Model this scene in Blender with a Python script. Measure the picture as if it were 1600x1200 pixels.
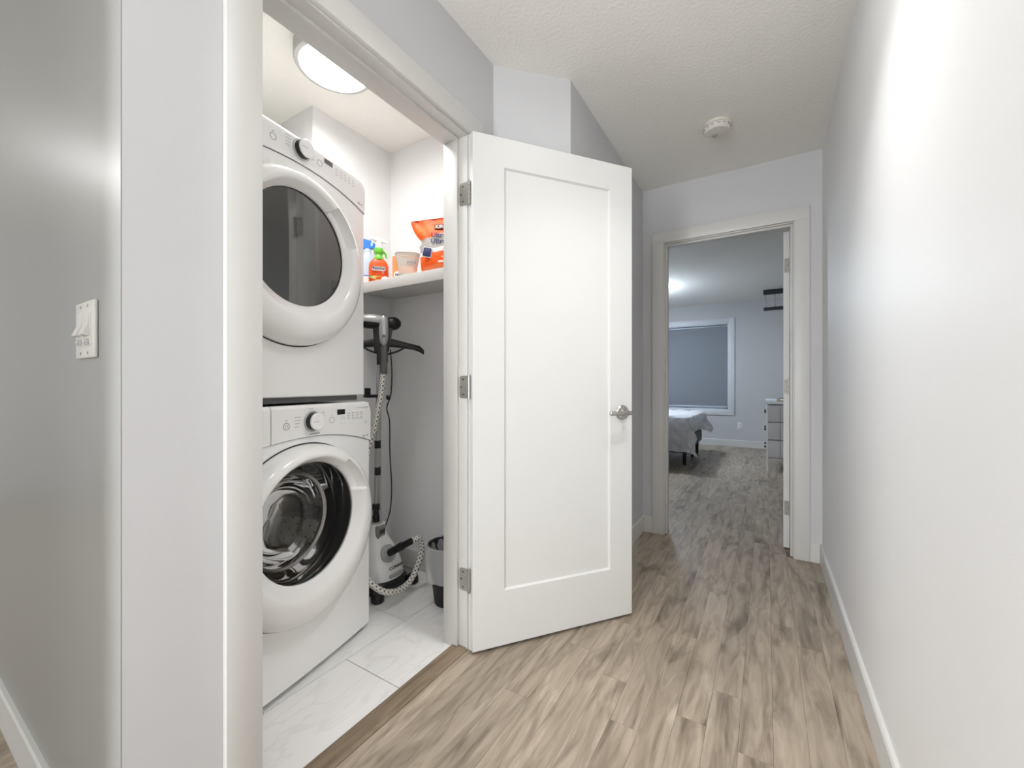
import bpy, bmesh, math, random
from mathutils import Matrix, Vector
random.seed(7)
PI = math.pi
for o in list(bpy.data.objects):
    bpy.data.objects.remove(o)
S = bpy.context.scene
C = S.collection

# ------------------------------------------------------------------ camera, world, exposure
EYE = 1.055
cam = bpy.data.cameras.new('camera')
cam.sensor_width = 36
cam.lens = 36 * 646 / 1600
cam.clip_start = 0.02
camo = bpy.data.objects.new('camera', cam)
C.objects.link(camo)
camo.location = (0, 0, EYE)
camo.rotation_euler = (PI / 2, 0, math.radians(31.6))
S.camera = camo
world = bpy.data.worlds.new('world')
S.world = world
world.use_nodes = True
world.node_tree.nodes['Background'].inputs['Color'].default_value = (0.62, 0.80, 1.0, 1)
world.node_tree.nodes['Background'].inputs['Strength'].default_value = 6.0
S.view_settings.view_transform = 'Standard'
S.view_settings.look = 'None'
S.view_settings.gamma = 1
S.view_settings.use_curve_mapping = False
S.view_settings.exposure = 0.13
S.cycles.use_denoising = True
S.cycles.max_bounces = 10
S.cycles.diffuse_bounces = 6
S.cycles.transparent_max_bounces = 12
S.cycles.sample_clamp_indirect = 6.0
S.cycles.caustics_reflective = False
S.cycles.caustics_refractive = False
# emission strengths of the ceiling lamps (each is a real lamp dome, built further down)
LAMP = dict(closet=48.0, hall=11.0, foyer=3.0, living=33.0, bedroom=96.0)
# added area lights standing in for unseen windows left of and behind the camera
def area_light(name, loc, rot, sx, sy, power, col):
    l = bpy.data.lights.new(name, 'AREA')
    l.shape = 'RECTANGLE'
    l.size, l.size_y = sx, sy
    l.energy = power
    l.color = col
    o = bpy.data.objects.new(name, l)
    C.objects.link(o)
    o.location = loc
    o.rotation_euler = rot
    return o
area_light('living_fill_light', (-3.3, -2.9, 1.45), (PI / 2, 0, 0), 2.0, 1.6, 58, (0.945, 0.975, 1.0))
area_light('rear_fill_light', (-0.72, -2.9, 1.2), (PI / 2, 0, 0), 0.5, 2.2, 80, (0.945, 0.975, 1.0))
def downlight(name, loc, power, spread=100):
    o = area_light(name, loc, (0, 0, 0), 0.26, 0.26, power, (1.0, 0.99, 0.98))
    o.data.shape = 'DISK'
    o.data.spread = math.radians(spread)
downlight('hall_downlight', (-0.16, 1.30, 2.375), 5.0, 106)
downlight('near_fill_light', (-0.36, 0.46, 2.42), 1.5, 115)  # added fill over the near hall; no fixture hangs there
WARM = (1.0, 0.985, 0.96)
NEUTRAL = (1.0, 0.995, 0.99)
COOL = (0.74, 0.86, 1.0)

# ------------------------------------------------------------------ materials
def lin(c):
    def f(v):
        v /= 255.0
        return v / 12.92 if v <= 0.04045 else ((v + 0.055) / 1.055) ** 2.4
    return (f(c[0]), f(c[1]), f(c[2]), 1)

def pm(name, c, rough=0.5, metal=0.0, bump=None, **kw):
    m = bpy.data.materials.new(name)
    m.use_nodes = True
    n = m.node_tree.nodes
    p = n['Principled BSDF']
    p.inputs['Base Color'].default_value = lin(c)
    p.inputs['Roughness'].default_value = rough
    p.inputs['Metallic'].default_value = metal
    for k, v in kw.items():
        p.inputs[k.replace('_', ' ')].default_value = v
    if bump:
        sc, st, dist = bump
        L = m.node_tree.links
        g = n.new('ShaderNodeNewGeometry')
        t = n.new('ShaderNodeTexNoise')
        t.inputs['Scale'].default_value = sc
        t.inputs['Detail'].default_value = 3
        b = n.new('ShaderNodeBump')
        b.inputs['Strength'].default_value = st
        b.inputs['Distance'].default_value = dist
        L.new(g.outputs['Position'], t.inputs['Vector'])
        L.new(t.outputs['Fac'], b.inputs['Height'])
        L.new(b.outputs['Normal'], p.inputs['Normal'])
    return m

M = {}
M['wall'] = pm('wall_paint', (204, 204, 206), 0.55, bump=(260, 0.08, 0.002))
M['wall_brightened'] = pm('wall_paint_brightened', (234, 234, 234), 0.5, bump=(260, 0.08, 0.002))  # wall paint lightened to stand in for brighter light on these walls
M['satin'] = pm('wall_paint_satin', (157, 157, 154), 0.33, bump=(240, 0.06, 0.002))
M['ceil'] = pm('ceiling_paint', (240, 238, 232), 0.9, bump=(75, 0.42, 0.005))
M['trim'] = pm('trim_paint', (214, 213, 210), 0.38)
M['door'] = pm('door_paint', (217, 217, 215), 0.42)
M['subfloor'] = pm('subfloor', (120, 108, 95), 0.8)
M['grout'] = pm('grout', (150, 146, 140), 0.9)
M['enamel'] = pm('white_enamel', (246, 246, 245), 0.28, Coat_Weight=0.15, Coat_Roughness=0.1)
M['gloss'] = pm('white_gloss_plastic', (246, 246, 245), 0.16, Coat_Weight=0.3, Coat_Roughness=0.05)
M['console'] = pm('white_console_plastic', (244, 244, 243), 0.35)
M['seam'] = pm('dark_seam', (60, 60, 60), 0.7)
M['greyplastic'] = pm('grey_plastic', (140, 140, 138), 0.45)
M['midgrey'] = pm('mid_grey_plastic', (96, 96, 96), 0.45)
M['silver'] = pm('silver_plastic', (182, 184, 184), 0.28, 0.35)
M['black'] = pm('black_plastic', (26, 26, 27), 0.42)
M['blackmat'] = pm('black_matte', (30, 30, 31), 0.6)
M['display'] = pm('display_glass', (30, 31, 32), 0.12)
M['print'] = pm('grey_print', (172, 173, 174), 0.6)
M['printdark'] = pm('dark_print', (84, 84, 86), 0.6)
M['chrome'] = pm('satin_nickel', (188, 186, 180), 0.26, 1.0)
M['dullmetal'] = pm('dull_nickel', (150, 147, 140), 0.5, 0.8)
M['rimgrey'] = pm('lamp_rim_grey', (178, 178, 176), 0.5)
M['lightorange'] = pm('light_orange_print', (238, 166, 100), 0.5)
M['switch'] = pm('switch_plastic', (214, 212, 206), 0.35)
M['screw'] = pm('screw_metal', (80, 78, 74), 0.35, 1.0)
M['steel'] = pm('drum_steel', (205, 203, 196), 0.28, 1.0)
M['hole'] = pm('hole_dark', (14, 14, 14), 0.8)
M['rubber'] = pm('dark_rubber', (40, 40, 41), 0.6)
M['dryglass'] = pm('dark_door_glass', (58, 58, 56), 0.04, IOR=2.1)
M['whiteplastic'] = pm('white_plastic', (240, 240, 238), 0.3)
M['orange'] = pm('orange_label', (236, 88, 24), 0.4)
M['orangebox'] = pm('orange_carton', (236, 136, 62), 0.55)
M['green'] = pm('green_plastic', (112, 200, 62), 0.35)
M['lime'] = pm('lime_band', (210, 206, 110), 0.45)
M['blue'] = pm('blue_plastic', (52, 128, 226), 0.35)
M['paleblue'] = pm('pale_blue_plastic', (205, 222, 240), 0.25)
M['navy'] = pm('navy_print', (56, 60, 110), 0.5)
M['cream'] = pm('cream_card', (232, 224, 214), 0.5)
M['peach'] = pm('peach_print', (248, 220, 198), 0.5)
M['brownlabel'] = pm('brown_label', (96, 44, 22), 0.5)
M['whiteprint'] = pm('white_print', (248, 246, 242), 0.5)
M['blackprint'] = pm('black_print', (30, 30, 30), 0.5)
M['alarm'] = pm('alarm_plastic', (226, 222, 212), 0.45)
M['blind'] = pm('grey_blind_fabric', (136, 140, 148), 0.8, bump=(900, 0.1, 0.001))
M['alu'] = pm('blind_rail', (196, 205, 214), 0.35, 0.4)
M['vinyl'] = pm('window_vinyl', (226, 230, 234), 0.35)
M['bedgrey'] = pm('grey_upholstery', (92, 94, 98), 0.85, bump=(700, 0.2, 0.001))
M['mattress'] = pm('mattress_cloth', (220, 222, 226), 0.85)
M['drawerfab'] = pm('pale_drawer_fabric', (206, 206, 207), 0.8, bump=(800, 0.15, 0.001))
M['whitemetal'] = pm('white_metal', (232, 234, 236), 0.35)
M['rackwood'] = pm('black_painted_wood', (34, 35, 38), 0.55)
M['soap'] = pm('white_cap', (244, 243, 240), 0.35)
M['threshold'] = None

def emis(name, col, strength):
    m = bpy.data.materials.new(name)
    m.use_nodes = True
    n = m.node_tree.nodes
    n.clear()
    e = n.new('ShaderNodeEmission')
    e.inputs['Color'].default_value = (*col, 1)
    e.inputs['Strength'].default_value = strength
    o = n.new('ShaderNodeOutputMaterial')
    m.node_tree.links.new(e.outputs[0], o.inputs[0])
    return m

def thin_glass(name, tint, rough=0.02, ior=1.5):
    m = bpy.data.materials.new(name)
    m.use_nodes = True
    n = m.node_tree.nodes
    L = m.node_tree.links
    n.clear()
    t = n.new('ShaderNodeBsdfTransparent')
    t.inputs[0].default_value = (*tint, 1)
    g = n.new('ShaderNodeBsdfGlossy')
    g.inputs['Roughness'].default_value = rough
    f = n.new('ShaderNodeFresnel')
    f.inputs[0].default_value = ior
    x = n.new('ShaderNodeMixShader')
    o = n.new('ShaderNodeOutputMaterial')
    L.new(f.outputs[0], x.inputs[0])
    L.new(t.outputs[0], x.inputs[1])
    L.new(g.outputs[0], x.inputs[2])
    L.new(x.outputs[0], o.inputs[0])
    return m
M['glass'] = thin_glass('clear_glass', (0.9, 0.9, 0.9))
M['bowl'] = thin_glass('bowl_glass', (0.8, 0.8, 0.79), ior=1.6)
M['smoke'] = thin_glass('smoked_glass', (0.34, 0.34, 0.33), ior=1.6)

def liner_mat():
    m = bpy.data.materials.new('translucent_liner')
    m.use_nodes = True
    n = m.node_tree.nodes
    L = m.node_tree.links
    p = n['Principled BSDF']
    p.inputs['Base Color'].default_value = lin((226, 228, 228))
    p.inputs['Roughness'].default_value = 0.35
    t = n.new('ShaderNodeBsdfTransparent')
    x = n.new('ShaderNodeMixShader')
    x.inputs[0].default_value = 0.5
    g = n.new('ShaderNodeNewGeometry')
    tn = n.new('ShaderNodeTexNoise')
    tn.inputs['Scale'].default_value = 55
    b = n.new('ShaderNodeBump')
    b.inputs['Strength'].default_value = 0.5
    b.inputs['Distance'].default_value = 0.004
    L.new(g.outputs['Position'], tn.inputs['Vector'])
    L.new(tn.outputs['Fac'], b.inputs['Height'])
    L.new(b.outputs['Normal'], p.inputs['Normal'])
    L.new(t.outputs[0], x.inputs[1])
    L.new(p.outputs[0], x.inputs[2])
    L.new(x.outputs[0], n['Material Output'].inputs[0])
    return m
M['liner'] = liner_mat()

def ramp(n, stops, interp='LINEAR'):
    r = n.new('ShaderNodeValToRGB')
    r.color_ramp.interpolation = interp
    e = r.color_ramp.elements
    while len(e) < len(stops):
        e.new(0.5)
    for el, (p, c) in zip(e, stops):
        el.position = p
        el.color = lin(c)
    return r

def wood_mat(name, dark, mid, light, swirl=1.0, axis='Y'):
    m = bpy.data.materials.new(name)
    m.use_nodes = True
    n = m.node_tree.nodes
    L = m.node_tree.links
    p = n['Principled BSDF']
    p.inputs['Roughness'].default_value = 0.42
    p.inputs['Specular IOR Level'].default_value = 0.35
    g = n.new('ShaderNodeNewGeometry')
    oi = n.new('ShaderNodeObjectInfo')
    add = n.new('ShaderNodeMath'); add.operation = 'ADD'
    L.new(oi.outputs['Random'], add.inputs[0])
    L.new(g.outputs['Random Per Island'], add.inputs[1])
    fr = n.new('ShaderNodeMath'); fr.operation = 'FRACT'
    L.new(add.outputs[0], fr.inputs[0])
    off = n.new('ShaderNodeVectorMath'); off.operation = 'SCALE'
    off.inputs[0].default_value = (17.0, 31.0, 9.0)
    L.new(fr.outputs[0], off.inputs['Scale'])
    pos = n.new('ShaderNodeVectorMath'); pos.operation = 'ADD'
    L.new(g.outputs['Position'], pos.inputs[0])
    L.new(off.outputs[0], pos.inputs[1])
    def noise(vec, scale, det, dist, rough=0.55):
        mp = n.new('ShaderNodeVectorMath'); mp.operation = 'MULTIPLY'
        mp.inputs[1].default_value = vec
        L.new(pos.outputs[0], mp.inputs[0])
        t = n.new('ShaderNodeTexNoise')
        t.inputs['Scale'].default_value = scale
        t.inputs['Detail'].default_value = det
        t.inputs['Roughness'].default_value = rough
        t.inputs['Distortion'].default_value = dist
        L.new(mp.outputs[0], t.inputs['Vector'])
        return t
    a = noise((7.5, 1.7, 1), 1.0, 3, 1.3 * swirl)
    b = noise((22, 3.0, 1), 1.0, 4, 1.4)
    c = noise((120, 6, 1), 1.0, 2, 0.4)
    r1 = ramp(n, [(0.30, dark), (0.45, mid), (0.58, mid), (0.74, light)])
    L.new(a.outputs['Fac'], r1.inputs[0])
    r2 = ramp(n, [(0.28, (150, 142, 134)), (0.52, (226, 222, 216)), (0.75, (255, 253, 248))])
    L.new(b.outputs['Fac'], r2.inputs[0])
    mx = n.new('ShaderNodeMix'); mx.data_type = 'RGBA'; mx.blend_type = 'MULTIPLY'
    mx.inputs['Factor'].default_value = 0.75
    L.new(r1.outputs[0], mx.inputs['A']); L.new(r2.outputs[0], mx.inputs['B'])
    r3 = ramp(n, [(0.3, (205, 200, 194)), (0.7, (255, 255, 255))])
    L.new(c.outputs['Fac'], r3.inputs[0])
    mx2 = n.new('ShaderNodeMix'); mx2.data_type = 'RGBA'; mx2.blend_type = 'MULTIPLY'
    mx2.inputs['Factor'].default_value = 0.28
    L.new(mx.outputs['Result'], mx2.inputs['A']); L.new(r3.outputs[0], mx2.inputs['B'])
    hs = n.new('ShaderNodeHueSaturation')
    mr = n.new('ShaderNodeMapRange')
    mr.inputs['To Min'].default_value = 0.92
    mr.inputs['To Max'].default_value = 1.07
    L.new(fr.outputs[0], mr.inputs['Value'])
    L.new(mr.outputs[0], hs.inputs['Value'])
    L.new(mx2.outputs['Result'], hs.inputs['Color'])
    L.new(hs.outputs[0], p.inputs['Base Color'])
    bp = n.new('ShaderNodeBump')
    bp.inputs['Strength'].default_value = 0.12
    bp.inputs['Distance'].default_value = 0.001
    L.new(c.outputs['Fac'], bp.inputs['Height'])
    L.new(bp.outputs[0], p.inputs['Normal'])
    return m
M['plank'] = wood_mat('oak_plank', (139, 128, 115), (183, 170, 155), (208, 197, 183))
M['threshold'] = wood_mat('threshold_wood', (142, 126, 108), (166, 149, 128), (184, 167, 145), 0.6)

def tile_mat():
    m = bpy.data.materials.new('white_marble_tile')
    m.use_nodes = True
    n = m.node_tree.nodes
    L = m.node_tree.links
    p = n['Principled BSDF']
    p.inputs['Roughness'].default_value = 0.25
    g = n.new('ShaderNodeNewGeometry')
    oi = n.new('ShaderNodeObjectInfo')
    off = n.new('ShaderNodeVectorMath'); off.operation = 'SCALE'
    off.inputs[0].default_value = (11, 23, 5)
    L.new(oi.outputs['Random'], off.inputs['Scale'])
    pos = n.new('ShaderNodeVectorMath'); pos.operation = 'ADD'
    L.new(g.outputs['Position'], pos.inputs[0]); L.new(off.outputs[0], pos.inputs[1])
    mp = n.new('ShaderNodeVectorMath'); mp.operation = 'MULTIPLY'
    mp.inputs[1].default_value = (5.5, 2.0, 1)
    L.new(pos.outputs[0], mp.inputs[0])
    t = n.new('ShaderNodeTexNoise')
    t.inputs['Scale'].default_value = 1.3
    t.inputs['Detail'].default_value = 5
    t.inputs['Distortion'].default_value = 1.3
    L.new(mp.outputs[0], t.inputs['Vector'])
    r = ramp(n, [(0.3, (243, 242, 240)), (0.46, (248, 247, 246)), (0.5, (240, 239, 237)), (0.54, (248, 247, 246)), (0.8, (246, 245, 244))])
    L.new(t.outputs['Fac'], r.inputs[0])
    L.new(r.outputs[0], p.inputs['Base Color'])
    return m
M['tile'] = tile_mat()

def hose_mat():
    m = bpy.data.materials.new('braided_hose')
    m.use_nodes = True
    n = m.node_tree.nodes
    L = m.node_tree.links
    p = n['Principled BSDF']
    p.inputs['Roughness'].default_value = 0.7
    uv = n.new('ShaderNodeTexCoord')
    mp = n.new('ShaderNodeMapping')
    mp.inputs['Rotation'].default_value = (0, 0, PI / 4)
    L.new(uv.outputs['UV'], mp.inputs['Vector'])
    ch = n.new('ShaderNodeTexVoronoi')
    ch.inputs['Scale'].default_value = 1.0
    ch.inputs['Randomness'].default_value = 0.0
    L.new(mp.outputs[0], ch.inputs['Vector'])
    r = ramp(n, [(0.0, (104, 102, 96)), (0.24, (112, 110, 104)), (0.31, (232, 229, 220)), (1.0, (238, 236, 228))])
    L.new(ch.outputs['Distance'], r.inputs[0])
    L.new(r.outputs[0], p.inputs['Base Color'])
    return m
M['hose'] = hose_mat()

def bag_mat():
    m = bpy.data.materials.new('detergent_bag_print')
    m.use_nodes = True
    n = m.node_tree.nodes
    L = m.node_tree.links
    p = n['Principled BSDF']
    p.inputs['Roughness'].default_value = 0.5
    p.inputs['Specular IOR Level'].default_value = 0.25
    tc = n.new('ShaderNodeTexCoord')
    sx = n.new('ShaderNodeSeparateXYZ')
    L.new(tc.outputs['Object'], sx.inputs[0])
    t = n.new('ShaderNodeTexNoise')
    t.inputs['Scale'].default_value = 9
    L.new(tc.outputs['Object'], t.inputs['Vector'])
    ma = n.new('ShaderNodeMath'); ma.operation = 'MULTIPLY_ADD'
    L.new(sx.outputs['X'], ma.inputs[0]); ma.inputs[1].default_value = -0.16
    L.new(sx.outputs['Z'], ma.inputs[2])
    mm = n.new('ShaderNodeMath'); mm.operation = 'MULTIPLY_ADD'
    L.new(t.outputs['Fac'], mm.inputs[0]); mm.inputs[1].default_value = 0.02
    L.new(ma.outputs[0], mm.inputs[2])
    mr = n.new('ShaderNodeMapRange')
    mr.inputs['From Max'].default_value = 0.30
    L.new(mm.outputs[0], mr.inputs['Value'])
    r = ramp(n, [(0.0, (240, 196, 176)), (0.055, (236, 104, 44)), (0.14, (238, 132, 84)), (0.19, (240, 92, 24)), (0.355, (243, 100, 30)), (0.375, (240, 238, 236)), (0.42, (240, 238, 236)),
                 (0.44, (148, 144, 141)), (0.655, (168, 164, 160)), (0.675, (240, 90, 22)), (0.82, (244, 104, 28)), (1.0, (238, 84, 20))])
    L.new(mr.outputs[0], r.inputs[0])
    L.new(r.outputs[0], p.inputs['Base Color'])
    b = n.new('ShaderNodeBump')
    b.inputs['Strength'].default_value = 0.4
    b.inputs['Distance'].default_value = 0.006
    t2 = n.new('ShaderNodeTexNoise'); t2.inputs['Scale'].default_value = 34
    L.new(tc.outputs['Object'], t2.inputs['Vector'])
    L.new(t2.outputs['Fac'], b.inputs['Height'])
    L.new(b.outputs[0], p.inputs['Normal'])
    return m
M['bag'] = bag_mat()

def comforter_mat():
    m = bpy.data.materials.new('white_pintuck_comforter')
    m.use_nodes = True
    n = m.node_tree.nodes
    L = m.node_tree.links
    p = n['Principled BSDF']
    p.inputs['Base Color'].default_value = lin((246, 246, 247))
    p.inputs['Roughness'].default_value = 0.9
    tc = n.new('ShaderNodeTexCoord')
    mp = n.new('ShaderNodeMapping')
    mp.inputs['Rotation'].default_value = (0, 0, PI / 4)
    L.new(tc.outputs['UV'], mp.inputs['Vector'])
    v = n.new('ShaderNodeTexVoronoi')
    v.inputs['Randomness'].default_value = 0.05
    v.inputs['Scale'].default_value = 1.0
    L.new(mp.outputs[0], v.inputs['Vector'])
    b = n.new('ShaderNodeBump')
    b.inputs['Strength'].default_value = 0.8
    b.inputs['Distance'].default_value = 0.03
    L.new(v.outputs['Distance'], b.inputs['Height'])
    L.new(b.outputs[0], p.inputs['Normal'])
    return m
M['comforter'] = comforter_mat()

# ------------------------------------------------------------------ mesh helpers
def fresh():
    return bmesh.new()

def obj(name, bm, mat, parent=None, smooth=35, loc=None, rotz=None):
    bm.normal_update()
    me = bpy.data.meshes.new(name)
    bm.to_mesh(me)
    bm.free()
    if mat:
        me.materials.append(M[mat] if isinstance(mat, str) else mat)
    if smooth:
        me.shade_smooth()
        me.set_sharp_from_angle(angle=math.radians(smooth))
    o = bpy.data.objects.new(name, me)
    C.objects.link(o)
    if parent:
        o.parent = parent
    if loc:
        o.location = loc
    if rotz is not None:
        o.rotation_euler = (0, 0, rotz)
    return o

def tag(o, label=None, cat=None, group=None, kind=None):
    if label: o['label'] = label
    if cat: o['category'] = cat
    if group: o['group'] = group
    if kind: o['kind'] = kind
    return o

def empty(name, label, cat, loc=(0, 0, 0), rotz=0, group=None, kind=None):
    o = bpy.data.objects.new(name, None)
    o.empty_display_size = 0.1
    C.objects.link(o)
    o.location = loc
    o.rotation_euler = (0, 0, rotz)
    return tag(o, label, cat, group, kind)

def merge(bm, t, mat=None):
    me = bpy.data.meshes.new('tmp')
    t.to_mesh(me)
    t.free()
    if mat is not None:
        me.transform(mat)
    bm.from_mesh(me)
    bpy.data.meshes.remove(me)

def box(bm, x0, x1, y0, y1, z0, z1, r=0, seg=2, mat=None):
    t = bmesh.new()
    bmesh.ops.create_cube(t, size=1)
    bmesh.ops.scale(t, vec=(x1 - x0, y1 - y0, z1 - z0), verts=t.verts)
    if r:
        bmesh.ops.bevel(t, geom=list(t.edges), offset=r, segments=seg, profile=0.5, affect='EDGES')
    bmesh.ops.translate(t, vec=((x0 + x1) / 2, (y0 + y1) / 2, (z0 + z1) / 2), verts=t.verts)
    merge(bm, t, mat)
    return bm

def prism(bm, poly, z0, z1, r=0):
    t = bmesh.new()
    a = [t.verts.new((x, y, z0)) for x, y in poly]
    b = [t.verts.new((x, y, z1)) for x, y in poly]
    n = len(poly)
    t.faces.new(list(reversed(a)))
    t.faces.new(b)
    for i in range(n):
        t.faces.new((a[i], a[(i + 1) % n], b[(i + 1) % n], b[i]))
    bmesh.ops.recalc_face_normals(t, faces=t.faces)
    if r:
        bmesh.ops.bevel(t, geom=list(t.edges), offset=r, segments=2, profile=0.5, affect='EDGES')
    merge(bm, t)
    return bm

def loft(bm, rings, cap0=True, cap1=True, closed=True, uvs=None, mat=None):
    t = bmesh.new()
    V = [[t.verts.new(p) for p in r] for r in rings]
    n = len(rings[0])
    lay = t.loops.layers.uv.new('uv') if uvs else None
    for i in range(len(V) - 1):
        for j in range(n if closed else n - 1):
            k = (j + 1) % n
            f = t.faces.new((V[i][j], V[i][k], V[i + 1][k], V[i + 1][j]))
            if lay:
                q = [(j, i), (j + 1, i), (j + 1, i + 1), (j, i + 1)]
                for lp, (u, v) in zip(f.loops, q):
                    lp[lay].uv = uvs(u, v)
    if closed and cap0: t.faces.new(list(reversed(V[0])))
    if closed and cap1: t.faces.new(V[-1])
    bmesh.ops.recalc_face_normals(t, faces=t.faces)
    merge(bm, t, mat)
    return bm

def lathe(bm, prof, seg=32, mat=None, cap0=True, cap1=True):
    rings = [[(r * math.cos(2 * PI * j / seg), r * math.sin(2 * PI * j / seg), z) for j in range(seg)] for r, z in prof]
    return loft(bm, rings, cap0, cap1, mat=mat)

def axis_mat(a, b):
    """matrix taking +Z at the origin to the segment a -> b"""
    a, b = Vector(a), Vector(b)
    return Matrix.Translation(a) @ (b - a).to_track_quat('Z', 'Y').to_matrix().to_4x4()

def cyl(bm, a, b, r, seg=20, r2=None, bev=0.0):
    h = (Vector(b) - Vector(a)).length
    r2 = r if r2 is None else r2
    prof = [(r, 0), (r2, h)] if not bev else [(r - bev, 0), (r, bev), (r2, h - bev), (r2 - bev, h)]
    return lathe(bm, prof, seg, axis_mat(a, b))

def smooth_path(pts, n=8):
    P = [Vector(p) for p in pts]
    P = [2 * P[0] - P[1]] + P + [2 * P[-1] - P[-2]]
    out = []
    for i in range(1, len(P) - 2):
        for k in range(n):
            t = k / n
            a, b, c, d = P[i - 1], P[i], P[i + 1], P[i + 2]
            out.append(0.5 * ((2 * b) + (c - a) * t + (2 * a - 5 * b + 4 * c - d) * t * t + (3 * b - a - 3 * c + d) * t ** 3))
    out.append(P[-2])
    return out

def tube(bm, pts, r, seg=12, n=8, smooth=True, uvscale=None):
    P = smooth_path(pts, n) if smooth else [Vector(p) for p in pts]
    rings = []
    up = None
    ln = [0.0]
    for i, p in enumerate(P):
        d = (P[min(i + 1, len(P) - 1)] - P[max(i - 1, 0)]).normalized()
        if up is None:
            up = d.orthogonal().normalized()
        up = (up - d * up.dot(d)).normalized()
        w = d.cross(up)
        rr = r if not callable(r) else r(i / (len(P) - 1))
        rings.append([tuple(p + (up * math.cos(2 * PI * j / seg) + w * math.sin(2 * PI * j / seg)) * rr) for j in range(seg)])
        if i: ln.append(ln[-1] + (P[i] - P[i - 1]).length)
    uv = None
    if uvscale:
        uv = lambda u, v: (u / seg * uvscale[0], ln[v] * uvscale[1])
    return loft(bm, rings, uvs=uv)

def sq_ring(hx, hy, z, n=28, e=4.0, cx=0, cy=0):
    out = []
    for j in range(n):
        a = 2 * PI * j / n
        c, s = math.cos(a), math.sin(a)
        out.append((cx + hx * math.copysign(abs(c) ** (2 / e), c), cy + hy * math.copysign(abs(s) ** (2 / e), s), z))
    return out

def ellipsoid(bm, c, r, seg=20, rings=12, mat=None):
    t = bmesh.new()
    bmesh.ops.create_uvsphere(t, u_segments=seg, v_segments=rings, radius=1)
    bmesh.ops.scale(t, vec=r, verts=t.verts)
    m = Matrix.Translation(c)
    if mat is not None: m = m @ mat
    merge(bm, t, m)
    return bm

def text(name, s, size, mat, parent, m, extrude=0.0004, bold=0.0, width=None):
    cu = bpy.data.curves.new(name, 'FONT')
    cu.body = s
    cu.size = size
    cu.extrude = extrude
    cu.offset = bold
    cu.align_x = 'CENTER'
    cu.align_y = 'CENTER'
    cu.resolution_u = 3
    t = bpy.data.objects.new('tmp_text', cu)
    C.objects.link(t)
    dg = bpy.context.evaluated_depsgraph_get()
    me = bpy.data.meshes.new_from_object(t.evaluated_get(dg))
    bpy.data.objects.remove(t)
    bpy.data.curves.remove(cu)
    if width:
        xs = [v.co.x for v in me.vertices]
        k = width / (max(xs) - min(xs))
        me.transform(Matrix.Diagonal((k, 1, 1, 1)))
    me.transform(m)
    me.name = name
    me.materials.clear()
    me.materials.append(M[mat])
    o = bpy.data.objects.new(name, me)
    C.objects.link(o)
    if parent: o.parent = parent
    return o

def facing(x, y, z, rotz=0.0, tilt=0.0, roll=0.0):
    """text frame: reads along local +x, faces local -y (then turned by rotz)"""
    return Matrix.Translation((x, y, z)) @ Matrix.Rotation(rotz, 4, 'Z') @ Matrix.Rotation(PI / 2 - tilt, 4, 'X') @ Matrix.Rotation(roll, 4, 'Z')

# ------------------------------------------------------------------ room shell
CEIL = 2.44
HALL_R, HALL_L, ENDY, ENDY2 = 0.28, -0.76, 3.03, 3.14
CW, CWI = -1.01, -1.11                    # closet wall: hall face, closet face
OY0, OY1, OZ = 0.519, 1.302, 2.042        # closet opening
BX0, BX1, BZ = -0.605, 0.137, 2.034       # bedroom opening
CLN, CLF = 0.38, 1.73                     # closet near / far wall faces
BEDY = 7.90

def struct(name, bm, mat, label, cat='wall', smooth=None):
    return tag(obj(name, bm, mat, None, smooth), label, cat, None, 'structure')

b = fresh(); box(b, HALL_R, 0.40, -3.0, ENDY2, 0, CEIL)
struct('wall_right', b, 'wall_brightened', 'pale grey wall running along the right side of the hallway')
b = fresh()
box(b, BX1 + 0.018, 0.28, ENDY, ENDY2, 0, CEIL)
box(b, HALL_L, BX0 - 0.018, ENDY, ENDY2, 0, CEIL)
box(b, BX0 - 0.018, BX1 + 0.018, ENDY, ENDY2, BZ + 0.018, CEIL)
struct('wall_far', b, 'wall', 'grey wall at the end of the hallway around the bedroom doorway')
b = fresh(); box(b, CWI, CW, 0.2721, OY0 - 0.018, 0, CEIL)
box(b, CWI, CW, OY0 - 0.018, OY1 + 0.018, OZ + 0.018, CEIL)
struct('wall_closet', b, 'wall', 'narrow pale wall beside and above the laundry closet opening')
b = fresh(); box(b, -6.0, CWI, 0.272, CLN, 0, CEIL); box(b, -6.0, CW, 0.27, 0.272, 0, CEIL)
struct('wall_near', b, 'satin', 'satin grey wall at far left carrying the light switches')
b = fresh()
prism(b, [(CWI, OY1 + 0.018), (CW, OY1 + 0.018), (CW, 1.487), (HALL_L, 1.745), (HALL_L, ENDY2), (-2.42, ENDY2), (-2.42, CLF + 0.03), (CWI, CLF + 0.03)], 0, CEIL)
struct('wall_left', b, 'wall', 'grey wall with an angled corner behind the open white door')
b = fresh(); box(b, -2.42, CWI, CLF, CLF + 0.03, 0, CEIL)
struct('wall_closet_far', b, 'wall_brightened', 'white closet wall behind the shelf, far side')
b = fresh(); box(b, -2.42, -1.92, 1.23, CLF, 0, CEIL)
struct('wall_chase', b, 'wall_brightened', 'boxed-out white corner wall beside the dryer at the back of the closet')
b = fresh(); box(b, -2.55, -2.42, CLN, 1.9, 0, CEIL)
struct('wall_closet_back', b, 'wall_brightened', 'closet back wall behind the stacked machines')
b = fresh(); box(b, -6.0, HALL_R, -3.12, -3.0, 0, CEIL)
struct('wall_behind', b, 'wall', 'pale wall behind the camera')
b = fresh(); box(b, -1.13, CW, -3.0, -0.22, 0, CEIL)  # unseen wall added to keep the rear light off the grey wall
struct('wall_blocker', b, 'wall', 'added wall behind the camera blocking the rear light, out of view')
b = fresh(); box(b, -6.12, -6.0, -3.12, CLN, 0, CEIL)
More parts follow.
